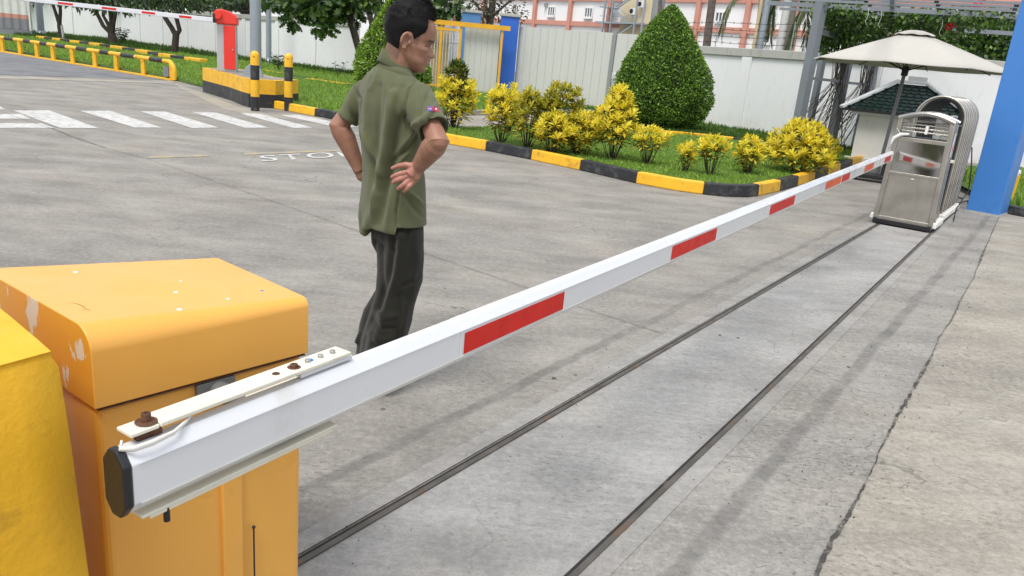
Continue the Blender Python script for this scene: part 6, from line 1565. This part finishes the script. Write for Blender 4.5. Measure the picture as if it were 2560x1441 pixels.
# shoes
fS = Vector((math.sin(R(22)), math.cos(R(22)), 0))
for A_, fdv in ((AR, fS), (AL_, fS)):
    g_ = Vector((A_.x, A_.y, 0)); sh = MB(); v = []; n = 18; secs = [(-.075, .028, .05), (-.05, .036, .075), (.0, .038, .085), (.06, .042, .055), (.12, .046, .045), (.165, .036, .036), (.185, .012, .022)]
    rr_ = Vector((fdv.y, -fdv.x, 0))
    for s_, w__, h_ in secs:
        for k in range(n): a = 2 * math.pi * k / n; zz = h_ * (.5 + .5 * math.sin(a)) if math.sin(a) > -.6 else 0.004; v.append(g_ + fdv * s_ + rr_ * w__ * math.cos(a) + Vector((0, 0, max(.003, zz))))
    f = [(i * n + k, i * n + (k + 1) % n, (i + 1) * n + (k + 1) % n, (i + 1) * n + k) for i in range(len(secs) - 1) for k in range(n)] + [tuple(range(n))[::-1], tuple(range((len(secs) - 1) * n, len(secs) * n))]
    sh.add(v, f, 0, True); sh.build('shoe', M['shoe'], man)
# badge patch on the sleeve: blue left half, red right half with small white marks, wrapped on the cloth
from mathutils.bvhtree import BVHTree
bpy.context.view_layer.update()
me = shirt.data; bv = BVHTree.FromPolygons([tuple(v.co + man.location) for v in me.vertices], [tuple(p.vertices) for p in me.polygons])
def on_shirt(px, py, lift=.0022):
    d = Vector(_ray(px, py)).normalized(); h = bv.ray_cast(Vector((0, 0, CAM_H)), d)
    return (h[0] - d * lift) if h[0] is not None else J(px, py, -.17)
def patch(nm, x0, x1, y0, y1, mat, lift, nx=8, ny=4):
    v = [on_shirt(x0 + (x1 - x0) * i / nx, y0 + (y1 - y0) * j / ny + (x0 + (x1 - x0) * i / nx - 1066) * .10, lift) for j in range(ny + 1) for i in range(nx + 1)]
    f = [(j * (nx + 1) + i, (j + 1) * (nx + 1) + i, (j + 1) * (nx + 1) + i + 1, j * (nx + 1) + i + 1) for j in range(ny) for i in range(nx)]
    MB().add(v, f, 0, True).build(nm, M[mat], man)
M['badgeblue'] = paint('badge_blue', (.07, .10, .36), .8); M['badgered'] = paint('badge_red', (.38, .04, .08), .8)
patch('sleeve_badge', 1067, 1081, 265, 277, 'badgeblue', .0022); patch('sleeve_badge', 1081, 1097, 265, 277, 'badgered', .0022); patch('sleeve_badge', 1067, 1081, 268.5, 273.5, 'badgered', .0026)
for x0, x1 in ((1071, 1073.5), (1074.5, 1078)): patch('badge_mark', x0, x1, 270.4, 272.6, 'white', .0032, 2, 2)
for x0, x1, y0, y1 in ((1087.5, 1092.5, 268, 272),): patch('badge_mark', x0, x1, y0, y1, 'white', .0032, 3, 2)

# grit lying along the rails, the crack and the kerb foot
def grit(n):
    P = []
    runs = [(r1a, r1c, .10), (r2a, r2c, .10), (ck[2], ck[-3], .12)] + [(kP[i], kP[i + 1], .06) for i in range(5, 19)]
    wts = [3, 3, 4] + [.5] * 14; tot = sum(wts)
    for (a, b, sp), w_ in zip(runs, wts):
        for _ in range(int(n * w_ / tot)):
            q = Vector(a).lerp(Vector(b), rnd.random()); s_ = -abs(rnd.gauss(0, sp)) if sp == .06 else rnd.gauss(0, sp); d = (Vector(b) - Vector(a)).normalized(); nn = Vector((-d.y, d.x, 0)); P.append((q.x + nn.x * s_, q.y + nn.y * s_, .011))
    return np.array(P)
gp2 = grit(1500); D_ = rdir(len(gp2)); D_[:, 2] = np.abs(D_[:, 2]) * .5
leaves('grit', M['joint'], None, gp2, D_, rdir(len(gp2)), npr.uniform(.002, .007, len(gp2)) * (1 + .06 * gp2[:, 1]), [(0, -.4, 0), (0, .4, 0), (.8, .3, .3), (.9, -.3, .1)], LF4, kind='stuff')
# small litter on the concrete
for i, (px, py, s_) in enumerate(((1385, 945, .012), (1800, 838, .012), (2122, 918, .012), (2028, 868, .010), (1845, 845, .012), (2270, 588, .01), (1480, 950, .008))):
    g_ = ground(px, py, .006); MB().ball((0, 0, 0), (s_, s_ * .6, s_ * .3), 8, M=Matrix.Rotation(i, 3, 'Z')).build('pebble', M['joint'], None).location = g_
for o in [q for q in C.objects if q.name.startswith('pebble')]: tag(o, kind='structure')
